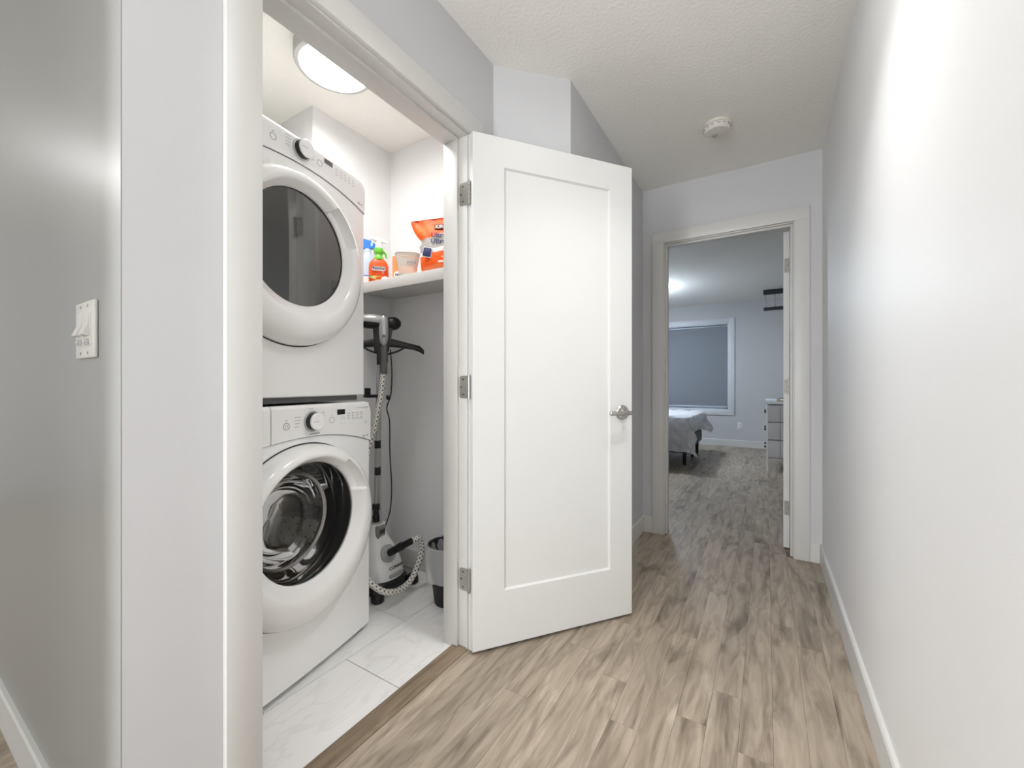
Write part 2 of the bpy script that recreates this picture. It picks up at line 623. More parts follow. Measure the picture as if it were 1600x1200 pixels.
struct('wall_living', b, 'wall', 'pale wall at the far end of the living area, out of view')
# bedroom
WX0, WX1, WZ0, WZ1 = -1.90, -0.545, 0.615, 2.085
b = fresh()
box(b, -3.6, WX0, BEDY, BEDY + 0.16, 0, CEIL)
box(b, WX1, 1.5, BEDY, BEDY + 0.16, 0, CEIL)
box(b, WX0, WX1, BEDY, BEDY + 0.16, 0, WZ0)
box(b, WX0, WX1, BEDY, BEDY + 0.16, WZ1, CEIL)
struct('wall_bedroom_back', b, 'wall', 'blue-grey bedroom wall around the window with the lowered blind')
b = fresh(); box(b, 1.5, 1.62, ENDY2, BEDY + 0.16, 0, CEIL); box(b, 0.40, 1.62, ENDY2 - 0.11, ENDY2, 0, CEIL)
struct('wall_bedroom_right', b, 'wall', 'bedroom side wall hidden behind the opened door')
b = fresh(); box(b, -3.72, -3.6, ENDY2, BEDY + 0.16, 0, CEIL); box(b, -3.72, -2.42, ENDY2 - 0.11, ENDY2, 0, CEIL)
struct('wall_bedroom_left', b, 'wall', 'bedroom side wall at the head of the bed, out of view')
b = fresh(); box(b, -6.12, 1.62, -3.12, BEDY + 0.16, CEIL, CEIL + 0.08)
struct('ceiling', b, 'ceil', 'pale textured ceiling over hallway, closet and bedroom', 'ceiling')

# ------------------------------------------------------------------ floors
b = fresh(); box(b, -6.12, 1.62, -3.12, BEDY + 0.16, -0.06, -0.009)
floor = struct('floor', b, 'subfloor', 'beige-grey wood plank floor running down the hallway into the bedroom', 'floor')
def in_view(x, y):
    dx, dy = x, y
    d = -math.sin(math.radians(31.6)) * dx + math.cos(math.radians(31.6)) * dy
    if d < 0.35: return False
    l = math.cos(math.radians(31.6)) * dx + math.sin(math.radians(31.6)) * dy
    px, py = 800 + 646 * l / d, 600 + 646 * EYE / d
    return -60 < px < 1660 and py < 1290
PW, PL = 0.0875, 0.92
def plank_bm(bm, w, l, cx=0, cy=0):
    g, ch, h = 0.0002, 0.0005, 0.0085
    t = bmesh.new()
    x, y = w / 2 - g, l / 2 - g
    lo = [t.verts.new(v) for v in ((-x, -y, -h), (x, -y, -h), (x, y, -h), (-x, y, -h))]
    md = [t.verts.new((v.co.x, v.co.y, -ch)) for v in lo]
    hi = [t.verts.new((math.copysign(x - ch, v.co.x), math.copysign(y - ch, v.co.y), 0)) for v in lo]
    t.faces.new(hi)
    for a, c in ((lo, md), (md, hi)):
        for i in range(4):
            t.faces.new((a[i], a[(i + 1) % 4], c[(i + 1) % 4], c[i]))
    bmesh.ops.translate(t, vec=(cx, cy, 0), verts=t.verts)
    merge(bm, t)
full = {}
rest = fresh()
pieces = []
KNOWN = {-2: 1.58, -3: 1.40, 2: 1.81, -1: 2.27, 0: 1.23, 1: 2.02, -5: 1.27, -7: 0.90, -4: 1.86}
for k in range(-70, 18):
    x0 = 0.0173 + PW * k
    x1 = x0 + PW
    xm = (x0 + x1) / 2
    iv = []
    if HALL_R + 0.001 >= x1 and xm > CW - 0.005:           # hallway columns
        xa, xb = max(x0, CW - 0.004), x1
        if xm > BX0 + 0.02 and xm < BX1 - 0.02:
            iv.append((-3.0, BEDY, xa, xb))
        else:
            top = ENDY if xm > HALL_L else 1.487 + (xm - CW) * 1.03
            if x0 < HALL_L < x1:
                iv.append((-3.0, 1.70, xa, xb)); iv.append((1.70, ENDY, HALL_L, xb))
            else:
                iv.append((-3.0, min(top, ENDY), xa, xb))
            if -0.9 > xm - 10: iv.append((ENDY2, BEDY, x0, x1))
    elif xm < CW:
        iv.append((-3.0, 0.27, x0, min(x1, CW - 0.004)))
        if xm > -3.55: iv.append((ENDY2, BEDY, x0, x1))
    else:
        if x1 < 1.5: iv.append((ENDY2, BEDY, x0, x1))
    off = KNOWN.get(k, random.random() * PL)
    for y0, y1, xa, xb in iv:
        j = math.floor((y0 - off) / PL)
        while off + j * PL < y1:
            a, c = max(y0, off + j * PL), min(y1, off + (j + 1) * PL)
            j += 1
            if c - a < 0.02 or xb - xa < 0.012: continue
            w, l = xb - xa, c - a
            if any(in_view((xa + xb) / 2, a + t * l) for t in (0.02, 0.5, 0.98)) and (a < 3.1 or abs((xa + xb) / 2 / a + 0.08) < 0.16) and not (a > 6.9):
                pieces.append((a, xa, xb, c))
            else:
                plank_bm(rest, w, l, (xa + xb) / 2, (a + c) / 2)
pieces.sort()
for i, (a, xa, xb, c) in enumerate(pieces):
    w, l = xb - xa, c - a
    if i >= 295:
        plank_bm(rest, w, l, (xa + xb) / 2, (a + c) / 2); continue
    key = (round(w, 3), round(l, 3))
    if key not in full:
        t = fresh(); plank_bm(t, w, l)
        o = obj('plank', t, 'plank', floor, None)
        full[key] = o.data
    else:
        o = bpy.data.objects.new('plank', full[key]); C.objects.link(o); o.parent = floor
    o.location = ((xa + xb) / 2, (a + c) / 2, 0)
tag(obj('plank_field', rest, 'plank', floor, None), kind='stuff')

b = fresh(); box(b, -2.42, CW - 0.068, CLN, CLF, -0.008, -0.0045)
tfloor = struct('floor', b, 'grout', 'white marble-look tile floor inside the laundry closet', 'floor')
GX, TW, TL = -1.372, 0.305, 0.61
def tile(xa, xb, ya, yb):
    t = fresh()
    g = 0.0015
    box(t, -(xb - xa) / 2 + g, (xb - xa) / 2 - g, -(yb - ya) / 2 + g, (yb - ya) / 2 - g, -0.0045, 0.0, 0.0008, 1)
    obj('tile', t, 'tile', tfloor, None, ((xa + xb) / 2, (ya + yb) / 2, 0))
for r, (xa, xb, o0) in enumerate(((GX, CW - 0.068, 1.017), (GX - TW, GX, 1.321), (GX - 2 * TW, GX - TW, 1.017), (GX - 3 * TW, GX - 2 * TW, 1.321), (-2.42, GX - 3 * TW, 1.017))):
    y = o0 - 3 * TL
    while y < CLF:
        a, c = max(y, CLN), min(y + TL, CLF if xa > -1.93 else 1.23)
        if c - a > 0.03: tile(xa, xb, a, c)
        y += TL

# threshold strip between tile and planks
b = fresh()
prof = [(-1.080, 0.0), (-1.080, 0.005), (-1.074, 0.0095), (-1.018, 0.0095), (-1.008, 0.004), (-1.008, 0.0)]
loft(b, [[(x, y, z) for x, z in prof] for y in (OY0, OY1 - 0.0)])
struct('trim_1', b, 'threshold', 'brown wood transition strip between closet tile and plank floor', 'threshold')

# ------------------------------------------------------------------ door casings and jambs
def casing(name, label, axis, face, back, a0, a1, top, w, face2, stop, stop_a):
    """opening along `axis` ('x' or 'y'); face = casing outer plane, back = wall plane (toward viewer)"""
    root = empty(name, label, 'door frame', kind='structure')
    def bx(p0, p1, q0, q1, z0, z1, r, nm):
        t = fresh()
        p0, p1 = sorted((p0, p1)); q0, q1 = sorted((q0, q1))
        if axis == 'y': box(t, p0, p1, q0, q1, z0, z1, r)
        else: box(t, q0, q1, p0, p1, z0, z1, r)
        return obj(nm, t, 'trim', root)
    e = 0.006
    bx(face, back, a0 - e - w + 0.001, a0 - e, 0, top + e, 0.002, 'side_casing')
    bx(face, back, a1 + e, a1 + e + w, 0, top + e, 0.002, 'side_casing')
    bx(face, back, a0 - e - w + 0.001, a1 + e + w, top + e, top + e + w, 0.002, 'head_casing')
    bx(back, face2, a0 - 0.018, a0, 0, top, 0.001, 'jamb')
    bx(back, face2, a1, a1 + 0.018, 0, top, 0.001, 'jamb')
    bx(back, face2, a0 - 0.018, a1 + 0.018, top, top + 0.018, 0.001, 'head_jamb')
    s0, s1 = stop
    bx(s0, s1, a0, a0 + 0.012, 0.0, top, 0.0015, 'door_stop')
    bx(s0, s1, a1 - 0.012, a1, 0.0, top, 0.0015, 'door_stop')
    bx(s0, s1, a0 + 0.012, a1 - 0.012, top - 0.012, top, 0.0015, 'door_stop')
    return root
casing('trim_2', 'white painted frame around the laundry closet opening', 'y', -0.992, CW, OY0, OY1, OZ, 0.077, -1.122, (-1.122, -1.051), 0)
casing('trim_3', 'white painted frame around the bedroom doorway at the hall end', 'x', 3.012, ENDY, BX0, BX1, BZ, 0.078, ENDY2 + 0.002, (3.05, 3.098), 0)

# ------------------------------------------------------------------ baseboards
BH, BT = 0.11, 0.013
def base(name, label, pts, side=1, h=BH):
    """pts: polyline along the wall foot; the board thickens to the left of travel when side = 1"""
    b = fresh()
    P = [Vector((x, y, 0)) for x, y in pts]
    prof = [(0, 0), (BT, 0), (BT, h - 0.006), (BT - 0.004, h), (0, h)]
    rings = []
    for i, p in enumerate(P):
        d0 = (P[i] - P[i - 1]).normalized() if i else (P[1] - P[0]).normalized()
        d1 = (P[i + 1] - P[i]).normalized() if i < len(P) - 1 else d0
        n0 = Vector((-d0.y, d0.x, 0)) * side
        n1 = Vector((-d1.y, d1.x, 0)) * side
        m = (n0 + n1).normalized()
        k = 1 / max(0.3, m.dot(n0))
        rings.append([tuple(p + m * (t * k) + Vector((0, 0, z))) for t, z in prof])
    loft(b, rings)
    return struct(name, b, 'trim', label, 'baseboard', smooth=20)
base('baseboard_right', 'white baseboard along the right hallway wall', [(HALL_R, -3.0), (HALL_R, ENDY - 0.0)], 1)
base('baseboard_far', 'short white baseboard right of the bedroom doorway', [(0.222, ENDY), (HALL_R - BT, ENDY)], -1)
base('baseboard_left', 'white baseboard on the grey wall behind the open closet door', [(CW, 1.388), (CW, 1.487), (HALL_L, 1.745), (HALL_L, ENDY), (BX0 - 0.084, ENDY)], -1)
base('baseboard_near', 'white baseboard below the light switches at far left', [(-6.0, 0.27), (CW, 0.27), (CW, 0.434)], -1)
base('baseboard_closet', 'white baseboard on the closet wall behind the garment steamer', [(-1.92, 1.25), (-1.92, CLF), (CWI, CLF)], -1)
base('baseboard_bedroom', 'white baseboard below the bedroom window', [(1.5, BEDY), (-3.6, BEDY)], 1)

# ------------------------------------------------------------------ ceiling lamps
def ceiling_light(loc, r, key, col, label, drop=0.026, hang=0.0, deep=0.0):
    root = empty('ceiling_light', label, 'ceiling light', (loc[0], loc[1], CEIL), 0, 'round ceiling lights')
    h = hang + deep
    b = fresh()
    if hang:                                            # semi-flush bowl on a stem, open at the top
        lathe(b, [(r, -h - 0.012), (r, -h - 0.040), (r - 0.012, -h - 0.040), (r - 0.012, -h - 0.012), (r, -h - 0.012)], 56, cap0=False, cap1=False)
        c = fresh(); lathe(c, [(0.06, 0.0), (0.06, -0.012), (0.010, -0.022), (0.010, -h - 0.05), (0.022, -h - 0.052)], 24)
        obj('stem', c, 'chrome', root)
        c = fresh()
        for k in range(3):
            a = 2 * PI * k / 3
            cyl(c, (0.008 * math.cos(a), 0.008 * math.sin(a), -h - 0.026), ((r - 0.006) * math.cos(a), (r - 0.006) * math.sin(a), -h - 0.026), 0.004, 8)
        obj('spokes', c, 'chrome', root)
    else:
        lathe(b, [(r * 0.97, 0), (r, -0.012), (r, -h - 0.034), (r - 0.004, -h - 0.040), (r - 0.020, -h - 0.042), (r - 0.022, -h - 0.030)], 56, cap1=False)
    obj('rim', b, 'rimgrey' if key == 'closet' else 'whiteplastic', root)
    b = fresh()
    prof = [(r - 0.0215, -h - 0.034)]
    for i in range(1, 9):
        a = i / 9 * PI / 2
        prof.append(((r - 0.0215) * math.cos(a), -h - 0.034 - drop * math.sin(a)))
    prof.append((0.002, -h - 0.034 - drop))
    lathe(b, prof, 48, cap0=False)
    obj('diffuser', b, emis('lamp_' + key, col, LAMP[key]), root)
    return root
ceiling_light((-1.535, 1.085), 0.157, 'closet', WARM, 'bright round ceiling light inside the laundry closet', 0.013, 0, 0.028)
ceiling_light((-0.16, 1.28), 0.17, 'hall', NEUTRAL, 'round ceiling light over the hallway, just above the picture', 0.008)
ceiling_light((-0.45, -0.60), 0.19, 'foyer', NEUTRAL, 'round ceiling light behind the camera')
ceiling_light((-3.5, -0.75), 0.19, 'living', NEUTRAL, 'round ceiling light in the living area left of the camera')
ceiling_light((-1.62, 6.1), 0.21, 'bedroom', COOL, 'cool white bowl ceiling light above the bed', 0.09, 0.22)

# smoke alarm
root = empty('smoke_alarm', 'small round white smoke alarm on the hallway ceiling', 'smoke alarm', (-0.225, 2.455, CEIL))
b = fresh(); lathe(b, [(0.068, 0), (0.070, -0.004), (0.070, -0.012), (0.066, -0.014)], 40); obj('base', b, 'alarm', root)
b = fresh(); lathe(b, [(0.060, -0.013), (0.065, -0.016), (0.064, -0.034), (0.056, -0.042), (0.022, -0.045)], 40); obj('cover', b, 'alarm', root)
b = fresh()
for i in range(14):
    a = 2 * PI * i / 14
    box(b, -0.0012, 0.0012, -0.008, 0.008, -0.003, 0.003, mat=Matrix.Rotation(a, 4, 'Z') @ Matrix.Translation((0.065, 0, -0.024)))
tag(obj('vent_slots', b, 'print', root), kind='stuff')
b = fresh(); lathe(b, [(0.015, -0.044), (0.015, -0.048), (0.012, -0.050)], 24, Matrix.Translation((-0.012, 0.012, 0))); obj('test_button', b, 'print', root)

# ------------------------------------------------------------------ light switches
SX, SY, SZ = -1.193, 0.27, 1.166
root = empty('light_switch', 'white two-gang light switch plate on the grey wall at far left', 'light switch', (SX, SY, SZ))
b = fresh(); box(b, -0.060, 0.060, -0.007, 0, -0.058, 0.058, 0.003, 3); obj('cover_plate', b, 'switch', root)
for sx in (-0.023, 0.023):
    b = fresh(); box(b, sx - 0.0175, sx + 0.0175, -0.0085, -0.003, -0.034, 0.034, 0.001); obj('bezel', b, 'switch', root)
    b = fresh()
    loft(b, [[(x, y, z) for y, z in ((-0.008, -0.014), (-0.0185, -0.012), (-0.015, -0.002), (-0.0095, 0.012), (-0.009, 0.032), (-0.006, 0.032), (-0.006, -0.014))] for x in (sx - 0.014, sx + 0.014)])
    obj('paddle', b, 'switch', root, 25)
    b = fresh(); box(b, sx - 0.013, sx + 0.013, -0.0105, -0.007, -0.031, -0.019, 0.001); d = obj('dimmer_slot', b, 'print', root)
    b = fresh(); box(b, sx - 0.009, sx + 0.002, -0.014, -0.009, -0.027, -0.022, 0.001); obj('dimmer_lever', b, 'switch', d)
    for sz in (-0.048, 0.048):
        b = fresh(); cyl(b, (sx, -0.006, sz), (sx, -0.0082, sz), 0.003, 12); obj('screw', b, 'print', root)

# ------------------------------------------------------------------ laundry machines
WID = 0.343
def bow(x):
    return -0.014 * (1 - (x / WID) ** 2)
def front_sheet(bm, x0, x1, zlo, zhi, dy, nx=24, nz=5, depth=0.012, topr=0.0, right_r=0.0):
    """a plate that follows the bowed front: zlo(x), zhi(x); thickness depth; rounded top edge and right edge"""
    rings = []
    for i in range(nx + 1):
        x = x0 + (x1 - x0) * i / nx
        lo, hi = zlo(x), zhi(x)
        rec = 0
        if right_r and x > x1 - right_r:
            q = (x - (x1 - right_r)) / right_r
            hi -= right_r * (1 - math.sqrt(max(0, 1 - q * q)))
        y = bow(x) + dy
        col = [(x, y + depth, lo), (x, y, lo)]
        for j in range(1, nz):
            col.append((x, y, lo + (hi - topr - lo) * j / nz))
        for j in range(5):
            a = j / 4 * PI / 2
            col.append((x, y + topr * (1 - math.cos(a)), hi - topr + topr * math.sin(a)))
        col.append((x, y + max(depth, topr), hi))
        rings.append(col)
    loft(bm, rings)

def machine(kind, loc, rotz, z0, H, label, door, glass):
    root = empty(kind, label, kind.split('_')[-1], (loc[0], loc[1], 0), rotz)
    D = 0.69
    # cabinet: plan outline with bowed front, extruded; door opening cut as a ring of faces on the front
    gx, gz, gR = glass
    hx, hz, hR = gx + 0.0, gz, 0.222
    zb, zt = z0 + 0.022, z0 + H
    n = 96
    outer, hole = [], []
    for j in range(n):
        a = 2 * PI * j / n
        c, s = math.cos(a), math.sin(a)
        k = min(((WID - 0.004) - hx) / c if c > 1e-6 else (-(WID - 0.004) - hx) / c if c < -1e-6 else 9,
                (zt - 0.012 - hz) / s if s > 1e-6 else (zb + 0.004 - hz) / s if s < -1e-6 else 9)
        outer.append((hx + c * k, hz + s * k))
        hole.append((hx + hR * c, hz + hR * s))
    corners = [(WID - 0.004, zt - 0.012), (-WID + 0.004, zt - 0.012), (-WID + 0.004, zb + 0.004), (WID - 0.004, zb + 0.004)]
    for cx, cz in corners:
        j = min(range(n), key=lambda i: (outer[i][0] - cx) ** 2 + (outer[i][1] - cz) ** 2)
        outer[j] = (cx, cz)
    def P(p, dy=0): return (p[0], bow(p[0]) + dy, p[1])
    rings = []
    shrink = lambda p, e: (max(-WID, min(WID, p[0] + math.copysign(e, p[0]) if abs(abs(p[0]) - (WID - 0.004)) < 1e-4 else p[0])),
                           p[1] + (e * (1 if p[1] > z0 + H / 2 else -1) if (abs(p[1] - (zt - 0.012)) < 1e-4 or abs(p[1] - (zb + 0.004)) < 1e-4) else 0))
    rings.append([(p[0], D, p[1]) for p in (shrink(p, 0.004) for p in outer)])
    rings.append([P(shrink(p, 0.004), 0.010) for p in outer])
    rings.append([P(shrink(p, 0.003), 0.004) for p in outer])
    rings.append([P(p) for p in outer])
    for t in (0.25, 0.5, 0.75, 0.92, 1.0):
        rings.append([P((o_[0] + (h_[0] - o_[0]) * t, o_[1] + (h_[1] - o_[1]) * t)) for o_, h_ in zip(outer, hole)])
    rings.append([P(h_, 0.05) for h_ in hole])
    b = fresh(); loft(b, rings, True, False)
    obj('cabinet', b, 'enamel', root, 30)
    b = fresh(); box(b, -WID + 0.02, WID - 0.02, 0.02, D - 0.02, z0, zb + 0.002, 0.002)
    obj('toe_kick' if kind == 'washing_machine' else 'stacking_bracket', b, 'greyplastic' if kind == 'washing_machine' else 'midgrey', root)
    for fx in (-0.30, 0.30):
        b = fresh(); cyl(b, (fx, 0.05, z0 - 0.0), (fx, 0.05, zb), 0.018, 16); obj('foot', b, 'whiteplastic', root)
    return root, zb, zt

def door_ring(root, c_out, R_out, c_in, R_in, y_in):
    """the big glossy bezel: returns the door part"""
    prof = [  # t toward inner, y
        (0.0, 0.006, 0.0), (0.0, -0.030, 0.0), (0.012, -0.052, 0.05), (0.035, -0.066, 0.2), (0.06, -0.072, 0.45), (0.5, -0.074, 0.6),
        (0.72, -0.071, 0.85), (0.82, -0.064, 0.95), (1.0, y_in - 0.004, 1.0), (1.0, y_in + 0.03, 1.0)]
    prof = [(0.00, 0.010), (0.00, -0.022), (0.05, -0.042), (0.14, -0.058), (0.28, -0.069), (0.45, -0.075), (0.60, -0.077), (0.70, -0.074), (0.76, -0.068), (0.88, y_in - 0.012), (0.985, y_in - 0.002), (1.0, y_in), (1.0, y_in + 0.05)]
    n = 160
    rings = []
    for t, y in prof:
        cx = c_out[0] + (c_in[0] - c_out[0]) * t
        cz = c_out[1] + (c_in[1] - c_out[1]) * t
        R = R_out + (R_in - R_out) * t
        ring = []
        for j in range(n):
            a = 2 * PI * j / n
            deg = math.degrees(a)
            yy = y
            rr = R
            if 18 < deg < 56 and 0.58 < t < 0.95:          # finger recess of the handle
                yy = y + 0.040
            ring.append((cx + rr * math.cos(a), yy + bow(cx + rr * math.cos(a)) * 0.6, cz + rr * math.sin(a)))
        rings.append(ring)
    b = fresh(); loft(b, rings, False, False)
    d = obj('door', b, 'gloss', root, 40)
    b = fresh()
    rr = []
    for R, dy_ in ((R_out - 0.004, -0.001), (R_out + 0.0045, -0.001), (R_out + 0.0055, 0.002)):
        rr.append([(c_out[0] + R * math.cos(2 * PI * j / n), bow(c_out[0] + R * math.cos(2 * PI * j / n)) + dy_, c_out[1] + R * math.sin(2 * PI * j / n)) for j in range(n)])
    loft(b, rr, False, False)
    obj('door_gap', b, 'seam', d)
    return d

def disc(bm, c, R, y, n=64, dome=0.0):
    rings = []
    for k, t in enumerate((1.0, 0.8, 0.55, 0.3, 0.06)):
        rings.append([(c[0] + R * t * math.cos(2 * PI * j / n), y - dome * (1 - t * t), c[1] + R * t * math.sin(2 * PI * j / n)) for j in range(n)])
    loft(bm, rings, False, True)

def annulus(bm, c, r0, r1, y, n=40, th=0.0006):
    for_r = [(r0, y), (r0, y - th), (r1, y - th), (r1, y)]
    loft(bm, [[(c[0] + r * math.cos(2 * PI * j / n), yy, c[1] + r * math.sin(2 * PI * j / n)) for j in range(n)] for r, yy in for_r], False, False)

def marks(root, items, name, mat, dy):
    b = fresh()
    for x, z, w, h in items:
        y = bow(x) + dy
        box(b, x - w / 2, x + w / 2, y - 0.0006, y + 0.002, z - h / 2, z + h / 2)
    return tag(obj(name, b, mat, root, None), kind='stuff')

def console(root, kind, z_mid, z_edge, ztop, xL):
    """white control console above a curved seam; returns nothing"""
    seam = lambda x: z_edge + (z_mid - z_edge) * (1 - ((x - 0.02) / (WID - 0.02)) ** 2) if x > 0 else z_edge + (z_mid - z_edge) * (1 - ((x - 0.02) / (WID + 0.02)) ** 2)
    # dark shadow strip of the seam itself
    b = fresh(); front_sheet(b, -WID + 0.004, WID - 0.002, lambda x: seam(x) - 0.0015, lambda x: seam(x) + 0.004, -0.0012, 40, 2, 0.006)
    obj('seam', b, 'seam', root)
    b = fresh(); front_sheet(b, xL + 0.0015, WID, lambda x: seam(x) + 0.0008, lambda x: ztop, -0.006, 40, 5, 0.020, 0.014, 0.030)
    obj('console', b, 'console', root, 30)
    return seam

# --- washer
wrot = math.radians(100.3)
root, zb, zt = machine('washing_machine', (-1.406, 0.867), wrot, 0.0, 0.984, 'white front-loading washing machine with clear round window below the dryer', None, (-0.02, 0.577, 0.204))
seam = console(root, 'washer', 0.867, 0.812, 0.981, -0.143)
b = fresh(); front_sheet(b, -WID, -0.1445, lambda x: seam(x) + 0.0008, lambda x: 0.981, -0.006, 14, 5, 0.020, 0.014)
d = obj('dispenser_drawer', b, 'console', root, 30)
b = fresh(); front_sheet(b, -0.1456, -0.1424, lambda x: seam(x), lambda x: 0.966, -0.003, 2, 2, 0.006)
obj('drawer_gap', b, 'seam', root)
b = fresh(); box(b, -0.30, -0.19, -0.030, -0.010, 0.862, 0.876, 0.004); obj('grip', b, 'greyplastic', d)
KN = (0.020, 0.921)
def knob(root, kx, kz, R):
    y = bow(kx) - 0.006
    b = fresh(); lathe(b, [(R * 1.22, 0.0), (R * 1.2, 0.003), (R * 1.05, 0.005)], 40, axis_mat((kx, y + 0.001, kz), (kx, y - 1, kz)))
    k = obj('knob', b, 'silver', root)
    b = fresh(); lathe(b, [(R * 1.02, 0.004), (R * 1.0, 0.022)], 40, axis_mat((kx, y, kz), (kx, y - 1, kz))); obj('knob_side', b, 'black', k)
    b = fresh(); lathe(b, [(R * 0.98, 0.0215), (R, 0.024), (R * 0.98, 0.028), (R * 0.9, 0.030)], 40, axis_mat((kx, y, kz), (kx, y - 1, kz))); obj('knob_cap', b, 'gloss', k)
    b = fresh(); box(b, kx - R * 0.7, kx + R * 0.05, y - 0.0308, y - 0.029, kz - 0.0008, kz + 0.0008); obj('pointer_mark', b, 'print', k, None)
knob(root, KN[0], KN[1], 0.031)
b = fresh(); front_sheet(b, 0.140, 0.181, lambda x: 0.936, lambda x: 0.956, -0.0072, 4, 2, 0.004); obj('display', b, 'display', root)
dy = -0.0063
b = fresh(); annulus(b, (-0.087, 0.912), 0.010, 0.0125, bow(-0.087) + dy); annulus(b, (-0.087, 0.912), 0.004, 0.0052, bow(-0.087) + dy); obj('power_button', b, 'print', root, None)
b = fresh(); annulus(b, (0.112, 0.918), 0.0105, 0.0125, bow(0.112) + dy); obj('start_button', b, 'print', root, None)
it = []
random.seed(3)
for i in range(4):
    it.append((-0.041 - 0.002 * i, 0.944 - 0.011 * i - 0.004, 0.026 - 0.003 * i, 0.0016))
    it.append((0.070, 0.950 - 0.010 * i, 0.013, 0.0016))
for r in range(3):
    for c in range(4):
        it.append((0.202 + 0.026 * c, 0.939 - 0.010 * r, 0.014, 0.0014)); it.append((0.202 + 0.026 * c, 0.936 - 0.010 * r, 0.009, 0.0012))
it += [(0.24, 0.912, 0.09, 0.0008), (0.17, 0.925, 0.020, 0.0014), (0.17, 0.918, 0.026, 0.0012), (0.17, 0.902, 0.030, 0.0008), (0.27, 0.958, 0.10, 0.0010), (0.308, 0.897, 0.020, 0.0014), (0.308, 0.890, 0.016, 0.0014), (0.012, 0.966, 0.02, 0.0014)]
marks(root, it, 'printed_markings', 'print', dy)
marks(root, [(-0.087, 0.932, 0.006, 0.003), (0.112, 0.937, 0.004, 0.003), (0.296, 0.836, 0.012, 0.008), (0.318, 0.837, 0.010, 0.006), (0.03, 0.876, 0.045, 0.0035)], 'indicator_marks', 'print', dy)
dr = door_ring(root, (-0.008, 0.532), 0.310, (-0.02, 0.577), 0.205, -0.045)
b = fresh(); disc(b, (-0.02, 0.577), 0.2045, -0.047, dome=0.006); obj('door_glass', b, 'glass', dr)
# tinted ring behind the outer glass, then the clear bowl that reaches into the drum
b = fresh()
n = 72
def rg(c, R, y): return [(c[0] + R * math.cos(2 * PI * j / n), y, c[1] + R * math.sin(2 * PI * j / n)) for j in range(n)]
loft(b, [rg((-0.02, 0.577), 0.205, -0.042), rg((-0.02, 0.577), 0.196, -0.030), rg((-0.015, 0.57), 0.176, 0.03), rg((-0.015, 0.565), 0.165, 0.06)], False, False)
obj('tinted_ring', b, 'smoke', dr)
b = fresh()
loft(b, [rg((-0.015, 0.565), 0.167, 0.055), rg((-0.015, 0.565), 0.160, 0.062), rg((-0.015, 0.565), 0.152, 0.085), rg((-0.012, 0.56), 0.135, 0.125), rg((-0.01, 0.556), 0.10, 0.150), rg((-0.01, 0.555), 0.05, 0.160), rg((-0.01, 0.555), 0.004, 0.162)], False, True)
obj('glass_bowl', b, 'bowl', dr)
b = fresh()
loft(b, [rg((-0.015, 0.565), 0.161, 0.052), rg((-0.015, 0.565), 0.170, 0.050), rg((-0.015, 0.565), 0.170, 0.058), rg((-0.015, 0.565), 0.161, 0.060), rg((-0.015, 0.565), 0.161, 0.052)], False, False)
obj('bowl_rim', b, 'steel', dr)
b = fresh()
loft(b, [rg((-0.02, 0.577), 0.222, 0.03), rg((-0.02, 0.57), 0.226, 0.08), rg((-0.01, 0.56), 0.205, 0.10), rg((-0.01, 0.56), 0.205, 0.12), rg((-0.01, 0.56), 0.235, 0.125)], False, False)
obj('door_gasket', b, 'rubber', root)
b = fresh()
loft(b, [rg((-0.01, 0.56), 0.205, 0.12), rg((-0.01, 0.56), 0.255, 0.135), rg((-0.01, 0.56), 0.262, 0.16), rg((-0.01, 0.56), 0.262, 0.50), rg((-0.01, 0.56), 0.24, 0.535), rg((-0.01, 0.56), 0.05, 0.52), rg((-0.01, 0.56), 0.005, 0.515)], False, True)
drum = obj('drum', b, 'steel', root)
for k in range(3):
    b = fresh()
    a = PI / 2 + 2 * PI * k / 3 + 0.3
    m = Matrix.Translation((-0.01, 0, 0.56)) @ Matrix.Rotation(-a, 4, 'Y')
    t_ = [[(0.262 - h, y, w) for w, h in ((-0.03, 0), (-0.018, 0.04), (0, 0.055), (0.018, 0.04), (0.03, 0))] for y in (0.17, 0.5)]
    loft(b, t_, mat=m)
    obj('drum_paddle', b, 'greyplastic', drum)
b = fresh()
for i in range(36):
    for q in range(9):
        a = 2 * PI * (i + 0.5 * (q % 2)) / 36
        y = 0.18 + q * 0.036
        m = Matrix.Translation((-0.01 + 0.2605 * math.cos(a), y, 0.56 + 0.2605 * math.sin(a))) @ Matrix.Rotation(PI / 2 - a, 4, 'Y')
        t = bmesh.new(); bmesh.ops.create_circle(t, cap_ends=True, segments=6, radius=0.0042); merge(b, t, m)
for rr in (0.08, 0.12, 0.16, 0.20):
    for i in range(int(rr * 120)):
        a = 2 * PI * i / int(rr * 120) + rr * 9
        t = bmesh.new(); bmesh.ops.create_circle(t, cap_ends=True, segments=6, radius=0.0055)
        merge(b, t, Matrix.Translation((-0.01 + rr * math.cos(a), 0.5195, 0.56 + rr * math.sin(a))) @ Matrix.Rotation(PI / 2, 4, 'X'))
tag(obj('drum_holes', b, 'hole', drum, None), kind='stuff')

